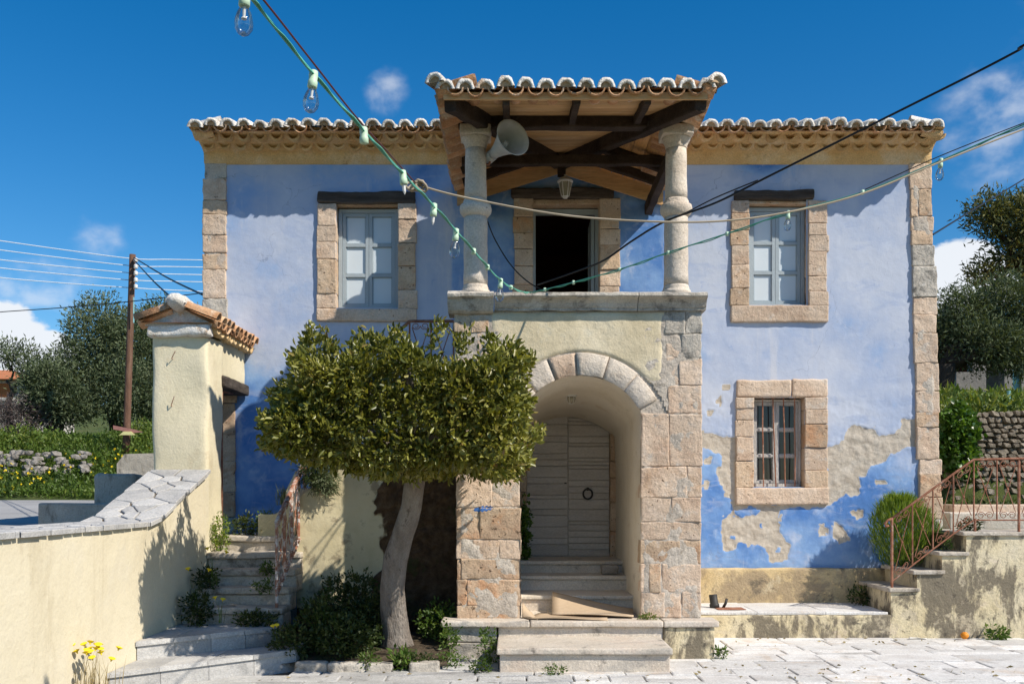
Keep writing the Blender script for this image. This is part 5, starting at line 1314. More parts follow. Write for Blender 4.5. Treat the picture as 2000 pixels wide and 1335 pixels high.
def bush(name, label, cat, c, r, n, L, W, mat, group=None, stems=6, up=.4, cone=.8, per=6, shell=.4, stem_mat=None, parent_r=.008):
    c = np.array(c, float); r = np.array(r, float)
    t = thing(name, label, cat, tuple(c - np.array([0, 0, r[2]])), group)
    m = MB()
    for k in range(stems):
        a = 2 * math.pi * k / stems + random.random(); limb(Vector(c) - Vector((0, 0, r[2])), Vector(c) + Vector((math.cos(a) * r[0] * .7, math.sin(a) * r[1] * .7, r[2] * random.uniform(-.1, .7))), parent_r, parent_r * .4, m, .03, 5)
    m.build('stem', stem_mat or M['bark_dark'], t)
    u = unit(rng.normal(size=(n, 3))); s = rng.random((n, 1)) ** shell; cen = c + u * s * r
    cen += u * r * np.array([[.35 * nz(q, 2.6 / max(r.max(), .3), 4)] for q in cen])
    cen[:, 2] = np.maximum(cen[:, 2], c[2] - r[2] + .01)
    p, d = clusters(cen, u, per, L * .4, cone, up)
    tag(leaf_mesh('foliage', p, d, rng.uniform(.6 * L, 1.2 * L, len(p)), rng.uniform(.7 * W, 1.2 * W, len(p)), mat, t), kind='stuff'); return t
def tuft(name, label, cat, c, r, h, n, mat, group=None, w=.008, lean=.5, flowers=0, petal=None, parent=None):
    """clump of bending blades, optional flower heads; single mesh unless in flower"""
    base = np.array(c) + np.concatenate([rng.normal(size=(n, 2)) * r * .45, np.zeros((n, 1))], 1)
    a = rng.uniform(0, 2 * math.pi, n); le = rng.uniform(.1, lean, n); hh = h * rng.uniform(.45, 1.05, n)
    o = np.stack([np.cos(a), np.sin(a), np.zeros(n)], 1); sd = np.stack([-np.sin(a), np.cos(a), np.zeros(n)], 1); zz = np.array([0, 0, 1.])
    A = base; B = base + o * (hh * le * .35)[:, None] + zz * (hh * .55)[:, None]; Cc = base + o * (hh * le)[:, None] + zz * (hh * (1 - le * .35))[:, None]
    V = np.stack([A - sd * w * .5, A + sd * w * .5, B + sd * w * .45, B - sd * w * .45, Cc], 1).reshape(-1, 3)
    b = np.arange(n)[:, None] * 5; Fq = np.concatenate([b + np.array([[0, 1, 2]]), b + np.array([[0, 2, 3]]), b + np.array([[3, 2, 4]])])
    rn = {'rnd': np.repeat(rng.random(n), 5)}
    if not flowers:
        o_ = fast_mesh(name, V, Fq, mat, parent, rn); return tag(o_, label, cat, group) if parent is None else o_
    t = thing(name, label, cat, tuple(c), group); fast_mesh('stems', V, Fq, mat, t, rn)
    idx = np.argsort(-hh)[:flowers]
    for i in idx:
        m = MB(); m.lathe(Cc[i], [(.004, -.02), (.008, -.006), (.024, .004), (.030, .010), (.012, .016), (0, .014)], 9, tuple(o[i] * .4 + zz)); m.build('flower_head', petal, t)
    return t
G1 = 'dark shrubs in the shaded bed'
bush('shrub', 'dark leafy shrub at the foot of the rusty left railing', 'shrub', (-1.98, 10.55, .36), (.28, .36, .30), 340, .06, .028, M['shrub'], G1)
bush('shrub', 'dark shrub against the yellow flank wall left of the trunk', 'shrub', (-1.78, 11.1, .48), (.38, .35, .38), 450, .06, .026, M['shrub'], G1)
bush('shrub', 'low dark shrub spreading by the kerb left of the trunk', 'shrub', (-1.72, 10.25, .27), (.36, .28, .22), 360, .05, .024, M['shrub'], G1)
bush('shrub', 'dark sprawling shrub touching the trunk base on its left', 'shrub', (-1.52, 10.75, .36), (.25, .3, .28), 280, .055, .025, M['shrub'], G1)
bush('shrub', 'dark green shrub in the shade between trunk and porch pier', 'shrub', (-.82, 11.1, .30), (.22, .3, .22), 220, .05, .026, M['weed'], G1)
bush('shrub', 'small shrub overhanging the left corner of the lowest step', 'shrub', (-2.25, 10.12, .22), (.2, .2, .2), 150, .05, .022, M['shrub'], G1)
tuft('grass_tuft', 'long pale grass blades arching over the dark shrubs', 'grass', (-1.95, 10.35, .1), .15, .6, 40, M['weed'], None, .010, .6)
G2 = 'weeds along steps and kerbs'
for (lb, c, r, n, mt, L) in (
    ('leafy weed on the platform edge left of the porch steps', (-.66, 10.5, .2), (.09, .09, .2), 70, 'weed', .05),
    ('weed hanging in the corner beside the lowest porch step', (-.25, 10.35, .17), (.10, .12, .2), 90, 'weed', .045),
    ('small weed at the paving corner below the platform', (-.30, 9.82, .05), (.09, .07, .07), 50, 'weed', .04),
    ('weed clump at the foot of the platform left end', (-.62, 10.15, .06), (.13, .08, .07), 60, 'weed', .04),
    ('rosette weed growing beside the tree trunk base', (-1.10, 9.95, .10), (.09, .08, .09), 50, 'weed', .07),
    ('tiny weed in the paving joint before the middle of the step', (.42, 9.68, .03), (.10, .05, .04), 40, 'weed', .035),
    ('small weed at the right corner of the platform', (2.24, 10.62, .05), (.05, .06, .07), 30, 'weed', .05),
    ('weed at the base of the mouldy right wall near the orange', (5.85, 12.0, .06), (.10, .06, .07), 40, 'weed', .07),
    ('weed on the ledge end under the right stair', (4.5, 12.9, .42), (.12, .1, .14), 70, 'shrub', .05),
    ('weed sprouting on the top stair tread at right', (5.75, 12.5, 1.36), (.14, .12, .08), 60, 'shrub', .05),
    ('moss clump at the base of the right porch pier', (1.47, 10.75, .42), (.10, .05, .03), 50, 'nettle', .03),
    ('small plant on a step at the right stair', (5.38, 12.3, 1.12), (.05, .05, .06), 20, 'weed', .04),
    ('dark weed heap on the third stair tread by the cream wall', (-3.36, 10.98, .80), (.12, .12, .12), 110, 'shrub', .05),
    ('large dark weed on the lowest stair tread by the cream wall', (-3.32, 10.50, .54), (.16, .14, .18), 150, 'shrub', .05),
    ('weed strip in the joint of the second stair tread', (-2.72, 10.9, .74), (.12, .05, .06), 50, 'weed', .04),
    ('weed patch on the landing in front of the stair', (-2.72, 10.5, .42), (.22, .08, .07), 130, 'shrub', .05),
    ('weed in the joint of the fourth tread beside the railing', (-2.74, 11.2, .92), (.10, .05, .06), 50, 'weed', .04),
    ('bright yellow-green spurge beside the gate pillar', (-3.45, 11.78, 1.28), (.09, .12, .22), 130, 'broom', .04),
    ('weed bunch at the top of the left stair', (-3.25, 12.2, 1.36), (.2, .14, .12), 140, 'shrub', .05),
    ('second leafy bunch at the stair top beside the curved kerb', (-2.98, 12.1, 1.37), (.15, .12, .14), 110, 'weed', .05),
    ('weeds at the kerb right of the tree trunk', (-.9, 10.0, .09), (.14, .08, .07), 60, 'shrub', .04),
    ('small weed on the kerb before the trunk', (-1.42, 9.88, .1), (.1, .08, .06), 50, 'weed', .04)):
    bush('weed', lb, 'weed', c, r, n, L, L * .45, M[mt], G2, stems=3, per=4, parent_r=.004)
tuft('grass_tuft', 'feathery grass tuft at the stair top before the blue wall', 'grass', (-3.0, 12.3, 1.26), .18, .42, 90, M['weed'], 'grass tufts on the left stair', .007, .5)
tuft('grass_tuft', 'spiky grey-green tuft on the flank top behind the railing', 'grass', (-2.72, 12.0, 1.62), .10, .30, 130, M['olive'], 'grass tufts on the left stair', .008, .9)
bush('hanging_plant', 'dark trailing plant hanging over the yellow flank beside the railing', 'plant', (-2.30, 11.60, 2.02), (.13, .08, .16), 170, .09, .012, M['shrub'], 'plants hanging on the stair flank', up=-.5, stems=4, parent_r=.005)
bush('hanging_plant', 'grey-green tuft hanging on the yellow flank right of the trailing plant', 'plant', (-2.18, 11.62, 1.90), (.12, .08, .13), 170, .08, .010, M['olive'], 'plants hanging on the stair flank', up=-.4, stems=4, parent_r=.005)
bush('ivy', 'green climber on the left side inside the arched passage', 'ivy', (.16, 12.9, 1.25), (.04, .12, .45), 160, .05, .04, M['ivy'], up=.0, stems=3, parent_r=.005)
tuft('wildflower', 'tall yellow wildflower clump at the foot of the cream wall', 'flower', (-3.42, 8.15, 0), .20, .55, 80, M['dry'], None, .006, .35, 20, M['petal'])
for (lb, c, h) in (('yellow wildflower on the left stair beside the wall, upper', (-3.25, 10.9, .75), .42), ('yellow wildflower on the lowest left tread', (-3.05, 10.45, .4), .3), ('yellow wildflower by the lower step and shrubs', (-2.36, 10.15, .2), .25), ('yellow flower stalk leaning over the middle of the weedy stair', (-3.33, 10.5, .5), .5)):
    tuft('wildflower', lb, 'flower', c, .06, h, 9, M['weed'], 'yellow wildflowers on the left stair', .006, .4, 2, M['petal'])
# feathery bush by the right stair
bb_ = thing('broom_bush', 'feathery bright green bush growing between house corner and right stair', 'bush', (5.05, 12.9, .8))
n = 5200; cb = np.array([5.03, 12.85, .80]); a = rng.uniform(0, 2 * math.pi, n); 
rad_ = np.sqrt(rng.random(n)); hgt = rng.random(n) ** .7
wd = .44 * np.sin(np.clip(hgt * .85 + .12, 0, 1) * math.pi) ** .6
pp = cb + np.stack([np.cos(a) * rad_ * wd, np.sin(a) * rad_ * wd * .75, hgt * .88], 1); pp[:, 0] += .04 * np.sin(hgt * 4)
dd = unit(np.stack([np.cos(a) * .35, np.sin(a) * .35, np.ones(n)], 1) + rng.normal(size=(n, 3)) * .28)
tag(leaf_mesh('foliage', pp, dd, rng.uniform(.08, .17, n), .010, M['broom'], bb_), kind='stuff')
m = MB()
for k in range(9): limb((5.03, 12.9, .72), (5.03 + random.uniform(-.25, .25), 12.85 + random.uniform(-.2, .2), 1.4), .008, .003, m, .03, 4)
m.build('stem', M['bark_dark'], bb_)

# ---------------------------------------------------------------- cables, string lights, small things
def span(a, b, n, sag):
    a, b = Vector(a), Vector(b); return [a.lerp(b, k / n) - Vector((0, 0, sag * 4 * (k / n) * (1 - k / n))) for k in range(n + 1)]
def festoon(label, path, sockets, bulb_r=.031):
    """path: list of pixel/depth anchors; sockets: (px, kind) hung where the cable passes px"""
    pts = [P(*q) for q in path]; f = thing('string_lights', label, 'string lights', pts[0], None)
    m = MB(); m.tube(pts, .0058, 6); m.build('cable', M['green_cable'], f)
    m = MB(); m.tube([p + Vector((.008, 0, -.006 + .007 * math.sin(k * 1.3))) for k, p in enumerate(pts)], .004, 5); m.build('cable_strand', M['green_cable'], f)
    proj = [(CX + p.x * F / p.y) for p in pts]
    for (px, kind) in sockets:
        for k in range(len(pts) - 1):
            lo, hi = sorted((proj[k], proj[k + 1]))
            if lo <= px <= hi:
                s = (px - proj[k]) / (proj[k + 1] - proj[k]); c = pts[k].lerp(pts[k + 1], s); break
        else: continue
        ax = Vector((random.uniform(-.12, .12), random.uniform(-.12, .12), -1))
        m = MB(); m.lathe(c + Vector((0, 0, .012)), [(.009, -.004), (.016, 0), (.0175, .016), (.016, .036), (.0185, .04), (.0185, .064), (.015, .066)] if kind != 'cap' else [(.009, -.004), (.015, 0), (.015, .028), (.011, .032)], 12, ax)
        so = m.build('socket', M['socket'], f, True)
        if kind == 'bulb':
            b = bulb_r; a_ = ax.normalized()
            m = MB(); m.lathe(c + a_ * .052, [(.013, 0), (.016, .010), (.023, .024), (b * .93, .044), (b, .060), (b * .93, .077), (b * .62, .093), (b * .3, .099), (0, .101)], 16, ax); m.build('bulb', M['glass'], so, True)
            m = MB(); m.lathe(c + a_ * .052, [(.006, 0), (.005, .036), (.010, .044), (0, .05)], 8, ax); m.build('filament_stem', M['white'], so)
        elif kind == 'broken':
            m = MB(); a_ = ax.normalized(); m.lathe(c + a_ * .052, [(.010, 0), (.007, .035), (.0, .05)], 7, ax); m.build('broken_bulb_stem', M['white'], so)
    return f
A_, B_ = (470, -30, 3.95), (1030, 571, 10.62)
def img_line(a, b, n, bow=0):
    out = []
    for k in range(n + 1):
        s = k / n; d = 1 / ((1 - s) / a[2] + s / b[2]); out.append((a[0] + (b[0] - a[0]) * s, a[1] + (b[1] - a[1]) * s + bow * 4 * s * (1 - s), d))
    return out
def through(seq, d0, d1, n=8):
    """smooth chain of pixel anchors with depth varying along it"""
    out = []; tot = len(seq) - 1
    for k in range(tot):
        p0, p1, p2, p3 = seq[max(k - 1, 0)], seq[k], seq[k + 1], seq[min(k + 2, tot)]
        for q in range(n):
            s = q / n; pt = []
            for i in range(2): pt.append(.5 * ((2 * p1[i]) + (-p0[i] + p2[i]) * s + (2 * p0[i] - 5 * p1[i] + 4 * p2[i] - p3[i]) * s * s + (-p0[i] + 3 * p1[i] - 3 * p2[i] + p3[i]) * s ** 3))
            g_ = (k + s) / tot; out.append((pt[0], pt[1], 1 / ((1 - g_) / d0 + g_ / d1)))
    out.append((*seq[-1], d1)); return out
festoon('mint green string of clear bulbs crossing the sky from upper left to the balcony',
        through([(250, -290), (455, -45), (500, 8), (608, 140), (710, 255), (787, 340), (850, 405), (925, 490), (975, 545), (1012, 567), (1034, 571)], 2.97, 10.62),
        [(478, 'bulb'), (613, 'bulb'), (710, 'empty'), (786, 'broken'), (848, 'broken'), (891, 'bulb'), (925, 'cap'), (952, 'cap'), (978, 'bulb'), (998, 'cap')])
festoon('mint green string of clear bulbs from the balcony to the upper right',
        through([(1034, 571), (1060, 566), (1120, 551), (1210, 526), (1305, 493), (1420, 456), (1540, 415), (1685, 375), (1838, 313), (2000, 243), (2100, 205), (2900, -120)], 10.62, 6.77),
        [(1064, 'cap'), (1120, 'cap'), (1210, 'cap'), (1305, 'cap'), (1420, 'cap'), (1540, 'bulb'), (1685, 'cap'), (1838, 'bulb')])
def cable(label, seq, d0, d1, r, mat, cat='cable', name='cable', group=None):
    m = MB(); m.tube([P(*q) for q in through(seq, d0, d1)], r, 6); return tag(m.build(name, M[mat]), label, cat, group)
rp = thing('rope', 'beige rope knotted to the string lights and stretched to the right', 'rope', P(815, 362, 5.75))
m = MB(); m.tube([P(*q) for q in through([(812, 360), (905, 385), (1100, 420), (1290, 433), (1430, 430), (1560, 410), (1690, 376), (1840, 315), (2000, 252), (2100, 215), (2900, -80)], 5.75, 6.7)], .0062, 6); m.build('strand', M['rope'], rp)
m = MB(); kc = P(813, 363, 5.75)
for k in range(5):
    a = k * .9; m.tube([kc + Vector((math.cos(a + q * .7) * .035 + (k - 2) * .013, math.sin(a + q * .9) * .02, math.sin(a * 2 + q * .7) * .028)) for q in range(9)], .0085, 6)
m.build('knot', M['rope'], rp, True)
cable('thin dark red wire running beside the left light string', [(270, -290), (490, -30), (600, 108), (690, 222), (760, 300), (812, 358)], 3.1, 5.75, .004, 'wine', 'wire', 'wire')
cable('thick black cable hanging across the facade from the upper right', [(2900, -350), (2080, 48), (1990, 98), (1900, 145), (1780, 205), (1640, 275), (1500, 345), (1400, 395), (1300, 432), (1235, 470), (1180, 508), (1120, 532), (1050, 556)], 7.4, 10.9, .0105, 'black')
cable('second thin black wire above the thick cable at right', [(1480, 352), (1400, 385), (1340, 415), (1290, 436)], 8.6, 9.4, .006, 'black', 'wire', 'wire')
cable('thin black wire drooping behind the left column to the parapet', [(952, 432), (968, 470), (1000, 520), (1040, 556), (1090, 576)], 11.3, 10.95, .007, 'black', 'wire', 'wire')
cable('thin dark wire running parallel above the right light string', [(1690, 370), (1840, 303), (2000, 240), (2100, 200), (2900, -140)], 7.3, 7.2, .004, 'black', 'wire', 'wire')
cable('dark wire from the right house corner up to the trees', [(1822, 458), (1900, 410), (2000, 350), (2080, 300)], 13.4, 22, .012, 'black', 'wire', 'wire')
# horn loudspeaker
hs = thing('horn_speaker', 'grey horn loudspeaker fixed beside the left porch column', 'loudspeaker', P(952, 310, 10.9))
hc = P(1002, 268, 10.62); axh = Vector((.36, -.55, .03)).normalized()
hb_ = hc - axh * .40 + Vector((-.0, 0, -.05)); axh = (hc - hb_).normalized(); Lh = (hc - hb_).length
m = MB(); m.lathe(hb_, [(.058, .0), (.062, .05), (.085, .14), (.12, .25), (.165, .35), (.195, Lh - .01), (.204, Lh), (.196, Lh + .004), (.16, .35), (.115, .25), (.075, .14), (.05, .08), (.0, .075)], 32, axh); m.build('horn', M['horn'], hs, True)
m = MB(); m.lathe(hb_, [(.0, .10), (.03, .11), (.034, .2), (.03, .27), (.0, .28)], 14, axh); m.build('inner_cone', M['horn'], hs, True)
m = MB(); m.lathe(hb_ - axh * .12, [(.05, 0), (.062, .02), (.062, .10), (.05, .125)], 18, axh); m.build('driver', M['horn'], hs, True)
m = MB(); m.tube([hb_ - axh * .02, hb_ + Vector((-.05, .05, -.10)), (X(929, YC) + .09, YC - .02, hb_.z - .10)], .014, 6); m.build('bracket', M['rust'], hs)
# hanging lantern
la = thing('lantern', 'small white lantern hanging under the porch roof above the balcony door', 'lantern', P(1104, 385, 12.9))
q = P(1104, 388, 12.9); zt_ = Z(345, 12.9)
m = MB(); m.lathe((q.x, 12.9, q.z), [(.0, 0), (.03, .005), (.035, .02), (.05, .03)], 6); m.lathe((q.x, 12.9, q.z), [(.10, .21), (.105, .225), (.06, .27), (.02, .285), (.015, .31)], 12)
for k in range(6):
    a = math.pi * k / 3; m.tube([(q.x + math.cos(a) * .048, 12.9 + math.sin(a) * .048, q.z + .03), (q.x + math.cos(a) * .085, 12.9 + math.sin(a) * .085, q.z + .215)], .006, 5)
m.build('frame', M['white'], la)
m = MB(); m.lathe((q.x, 12.9, q.z), [(.042, .032), (.078, .212)], 6); m.build('glass', M['lampglass'], la)
m = MB(); m.tube([(q.x, 12.9, q.z + .30), (q.x, 12.9, cz(HW) - .17)], .008, 6); m.build('hanger', M['iron'], la)
# cardboard, rock, pipe, orange, paper
def sheet(name, label, cat, pts, th, mat, group=None):
    pts = [Vector(p) for p in pts]; nn = 10; V = []
    for s in (0, 1):
        for i in range(nn + 1):
            for j in range(nn + 1):
                u, v = i / nn, j / nn; p = pts[0].lerp(pts[1], u).lerp(pts[3].lerp(pts[2], u), v); V.append((p.x, p.y, p.z + .010 * math.sin(u * 4 + v * 2) + (th if s else 0)))
    L = nn + 1; o = L * L; Fc = [(i * L + j, i * L + j + 1, (i + 1) * L + j + 1, (i + 1) * L + j) for i in range(nn) for j in range(nn)]
    Fc += [(o + i * L + j, o + (i + 1) * L + j, o + (i + 1) * L + j + 1, o + i * L + j + 1) for i in range(nn) for j in range(nn)]
    ed = [i * L for i in range(nn)] + [nn * L + j for j in range(nn)] + [(nn - i) * L + nn for i in range(nn)] + [nn - j for j in range(nn)]
    Fc += [(ed[k], ed[(k + 1) % len(ed)], o + ed[(k + 1) % len(ed)], o + ed[k]) for k in range(len(ed))]
    return tag(mobj(name, V, Fc, M[mat], None, True), label, cat, group)
sheet('cardboard', 'large brown cardboard sheet leaning on the steps inside the archway', 'cardboard', [(.44, 10.92, .425), (1.32, 10.80, .425), (1.38, 11.35, .44), (.47, 11.56, .60)], .012, 'cardboard')
sheet('cardboard', 'flattened cardboard lying under the larger sheet on the platform', 'cardboard', [(.16, 10.72, .408), (1.02, 10.62, .408), (1.05, 10.98, .41), (.3, 11.1, .41)], .008, 'cardboard')
sheet('cardboard', 'torn cardboard scrap curling up against the left pier', 'cardboard', [(.11, 10.82, .41), (.28, 10.70, .41), (.22, 10.95, .45), (.115, 11.0, .54)], .006, 'cardboard')
V, Fc = rough_box(X(1175, 12.35), X(1207, 12.35), 12.3, 12.5, .757, .87, r=.05, amp=.02, seg=.05); tag(mobj('rock', V, Fc, M['rock'], None, True), 'pale rock lying on the inner steps by the door', 'rock')
pi = thing('drain_pipe', 'short black pipe stub standing on the ledge beside the porch', 'pipe', P(1393, 1184, 12.6))
q = P(1396, 1186, 12.6); q.z = .315
m = MB(); m.lathe(q, [(.062, 0), (.062, .05), (.052, .055), (.052, .16), (.05, .17), (.044, .17), (.044, .02)], 16, (-.12, .1, 1)); m.build('pipe', M['iron'], pi, True)
m = MB(); m.tube([q + Vector((.1, -.02, 0)), q + Vector((.13, -.03, .06)), q + Vector((.15, -.02, .12))], .018, 7); m.build('valve', M['iron'], pi, True)
m = MB(); q = P(1884, 1231, 12.0); m.lathe((q.x, 12.0, .004), [(0, 0), (.025, .006), (.044, .03), (.048, .046), (.044, .064), (.026, .084), (.008, .089), (0, .087)], 20); orr = tag(m.build('orange_fruit', M['orange'], None, True), 'single orange lying on the paving by the mouldy wall', 'orange')
m = MB(); m.tube([(q.x, 12.0, .09), (q.x + .003, 12, .097)], .004, 6); m.build('stalk', M['shrub'], orr)
sheet('paper_strip', 'white strip of paper lying at the foot of the right stair wall', 'paper', [(X(1775, 12.0), 12.0, .012), (X(1811, 12.0), 12.02, .012), (X(1811, 12.05), 12.07, .012), (X(1776, 12.05), 12.06, .012)], .004, 'white')
m = MB(); m.box(X(1398, 12.5), X(1452, 12.5), 12.35, 12.62, .317, .322); tag(m.build('drain_grate', M['rust']), 'flat rusty drain cover set in the ledge beside the pipe', 'grate')

n = 170; lx = rng.uniform(-2.4, 5.5, n); ly = np.where(rng.random(n) < .6, rng.uniform(9.3, 10.2, n), rng.uniform(11.4, 12.1, n)); ok = ~((lx > -.2) & (lx < 1.75) & (ly > 9.6) & (ly < 11)); lx, ly = lx[ok], ly[ok]
tag(leaf_mesh('leaf_litter', np.stack([lx, ly, np.full(len(lx), .006)], 1), unit(np.stack([rng.normal(size=len(lx)), rng.normal(size=len(lx)), np.full(len(lx), .12)], 1)), rng.uniform(.03, .065, len(lx)), rng.uniform(.015, .03, len(lx)), M['dry'], None), 'dry fallen leaves scattered over the courtyard paving', 'leaves', kind='stuff')
# ---------------------------------------------------------------- far surroundings, left
pole = thing('utility_pole', 'brown wooden utility pole standing beyond the road', 'pole', P(246, 885, 31))
pa, pb = P(246, 890, 31), P(259, 497, 31); m = MB(); m.tube([pa.lerp(pb, k / 6) for k in range(7)], [.115 - .02 * k / 6 for k in range(7)], 12); m.build('shaft', M['pole'], pole, True)
for k, py in enumerate((507, 520, 533, 546, 559)):
    m = MB(); c = P(262, py, 30.85); m.lathe(c + Vector((.05, 0, -.07)), [(.05, 0), (.07, .03), (.05, .06), (.07, .09), (.04, .13)], 10); m.build('insulator', M['white'], pole, True)
m = MB(); m.add([P(x, y, 30.8) for x, y in ((221, 830), (262, 838), (280, 843), (262, 845), (221, 838))] + [P(x, y, 30.83) for x, y in ((221, 830), (262, 838), (280, 843), (262, 845), (221, 838))], [(0, 1, 2, 3, 4), (9, 8, 7, 6, 5)] + [(k, 5 + k, 5 + (k + 1) % 5, (k + 1) % 5) for k in range(5)]); m.build('arrow_sign', M['sign_red'], pole)
m = MB(); V = [P(x, y, 30.78) for x, y in ((241, 842), (256, 842), (264, 849), (233, 849))]; m.add(V + [v + Vector((0, .02, 0)) for v in V], [(0, 1, 2, 3), (7, 6, 5, 4)] + [(k, 4 + k, 4 + (k + 1) % 4, (k + 1) % 4) for k in range(4)]); m.build('small_sign', M['sign_yellow'], pole)
m = MB(); m.tube([P(261, 630, 30.8), P(261, 580, 30.8)], .02, 5); m.build('conduit', M['teal'], pole)
for k, (y0, y1, y2) in enumerate(((470, 505, 508), (488, 519, 522), (507, 533, 537), (523, 547, 551), (542, 562, 570))):
    cable(('highest', 'second', 'third', 'fourth', 'lowest')[k] + ' pale power line running through the pole top at left', [(-90, y0 - 13), (0, y0), (130, (y0 + y1) / 2 + 1), (259, y1), (330, (y1 + y2) / 2), (420, y2)], 29, 33, .014, 'whitewire', 'wire', 'power_line')
for k, (a, b) in enumerate((((262, 503), (395, 575)), ((262, 508), (348, 592)))):
    cable(('dark service wire from the pole top to the house corner', 'steep dark service wire from the pole down to the gate roof')[k], [a, ((a[0] + b[0]) / 2, (a[1] + b[1]) / 2 + 4), b], 31, 15, .016, 'black', 'wire', 'power_line')
cable('dark sagging telephone line low over the left trees', [(-80, 616), (0, 609), (130, 600), (259, 588), (395, 572)], 29, 26, .013, 'black', 'wire', 'power_line')

def big_tree(name, label, base, trunk, blobs, n, L, W, mat, group=None, per=7, dark='bark_dark', hole=-.30):
    """blobs: (centre xyz, radii) crowns"""
    t = thing(name, label, 'tree', base, group); m = MB(); base = Vector(base)
    fork = base + Vector((0, 0, trunk[1])); limb(base - Vector((0, 0, .4)), fork, trunk[0] * 1.25, trunk[0] * .85, m, .25)
    for (c, r) in blobs:
        limb(fork, Vector(c), trunk[0] * .6, trunk[0] * .12, m, .4)
        for _ in range(3): limb(fork.lerp(Vector(c), .6), Vector(c) + Vector((random.uniform(-.7, .7) * r[0], random.uniform(-.7, .7) * r[1], random.uniform(-.3, .7) * r[2])), trunk[0] * .25, trunk[0] * .05, m, .2)
    m.build('trunk', M[dark], t, True)
    Pp, Nn = [], []
    vol = np.array([r[0] * r[1] * r[2] for _, r in blobs]) ** .7; vol /= vol.sum()
    for (c, r), w in zip(blobs, vol):
        k = int(n * w); u = unit(rng.normal(size=(k, 3))); s = rng.random((k, 1)) ** .38; r = np.array(r); q = np.array(c) + u * s * r
        sc = 1.6 / r.mean()
        lump = np.array([nz(a, sc, 2) + .6 * nz(a, sc * 2.4, 6) for a in q]); q = q + u * r * (lump * .30)[:, None]
        ok = np.array([nz(a, sc * 2.0, 11) > hole for a in q]); Pp.append(q[ok]); Nn.append(u[ok])
    cen = np.concatenate(Pp); nn = np.concatenate(Nn); p, d = clusters(cen, nn, per, L * .9, .8, .2)
    rb = np.clip(rng.normal(.45, .22, len(p)) + np.repeat([.3 * nz(c, 1.0, 9) for c in cen], per), 0, 1)
    tag(leaf_mesh('crown', p, d, rng.uniform(.6 * L, 1.25 * L, len(p)), rng.uniform(.7 * W, 1.2 * W, len(p)), M[mat], t, rnd=rb), kind='stuff'); return t
def blob(px, py, d, rx, rz, ry=None): return (tuple(P(px, py, d)), (rx * d / F, (ry or (rx + rz) / 2) * d / F, rz * d / F))
G3 = 'olive trees beyond the road'
big_tree('olive_tree', 'tall dense olive tree behind the utility pole', P(230, 855, 36), (.32, 1.6), [blob(195, 660, 36, 62, 78), blob(270, 690, 36, 60, 85), blob(150, 740, 35.5, 62, 62), blob(235, 760, 35, 75, 55), blob(315, 640, 37, 45, 55), blob(300, 770, 36, 60, 60)], 6500, .17, .05, 'olive', G3, hole=-.36)
big_tree('olive_tree', 'lower spreading olive tree left of the utility pole', P(110, 850, 34), (.25, 1.2), [blob(95, 755, 34, 48, 48), blob(135, 790, 34, 45, 36), blob(90, 800, 34, 36, 28)], 3000, .16, .045, 'olive', G3)
big_tree('olive_tree', 'thin airy young olive tree at the far left edge', P(20, 840, 35), (.12, 1.2), [blob(20, 690, 35, 34, 20), blob(62, 705, 35, 30, 24)], 420, .17, .045, 'olive', G3, hole=-.1)
big_tree('olive_tree', 'dark olive tree mostly hidden behind the gate pillar', P(330, 860, 39), (.3, 1.6), [blob(370, 690, 39, 60, 75), blob(340, 780, 38, 70, 60), blob(430, 730, 40, 70, 70)], 3000, .18, .05, 'olive', G3)
bush('scrub_bush', 'bare purplish scrub at the far left below the house', 'bush', P(35, 815, 33.5), (1.0, .6, .65), 700, .2, .02, M['purple'], stems=10, parent_r=.02)
# verge plants: uncountable growth on the bank
n = 13000
vx = rng.uniform(-24, -9.5, n); vy = 27.6 + rng.random(n) ** .9 * 6.5; hgt = np.array([hl(x, y) for x, y in zip(vx, vy)])
patch = np.array([nz((x, y, 0), .55, 4) for x, y in zip(vx, vy)])
tall = .15 + .95 * np.clip(patch + .25, 0, 1) * np.clip((vy - 29.0) / 2, 0, 1)
p0 = np.stack([vx, vy, hgt + tall * rng.random(n)], 1)
p, d = clusters(p0, np.tile([0, -.3, .7], (n, 1)), 6, .09, .7)
rb = np.clip(.35 + .5 * np.repeat(patch, 6) + rng.normal(0, .2, len(p)), 0, 1)
tag(leaf_mesh('verge_growth', p, d, rng.uniform(.07, .17, len(p)), rng.uniform(.03, .065, len(p)), M['nettle'], None, rnd=rb), 'lush green weeds covering the bank beyond the road', 'weeds', kind='stuff')
n = 520; vx = rng.uniform(-24, -10, n); vy = 27.5 + rng.random(n) * 3.5
ok = np.array([nz((x, y, 0), .4, 15) > -.05 for x, y in zip(vx, vy)]); vx, vy = vx[ok], vy[ok]
p = np.stack([vx, vy, [hl(x, y) + .32 for x, y in zip(vx, vy)]], 1); p[:, 2] += rng.normal(0, .08, len(p))
tag(leaf_mesh('verge_flowers', np.repeat(p, 4, 0), unit(rng.normal(size=(len(p) * 4, 3)) + [0, -.4, .5]), .055, .055, M['petal'], None), 'yellow wildflowers scattered along the road verge', 'flowers', kind='stuff')
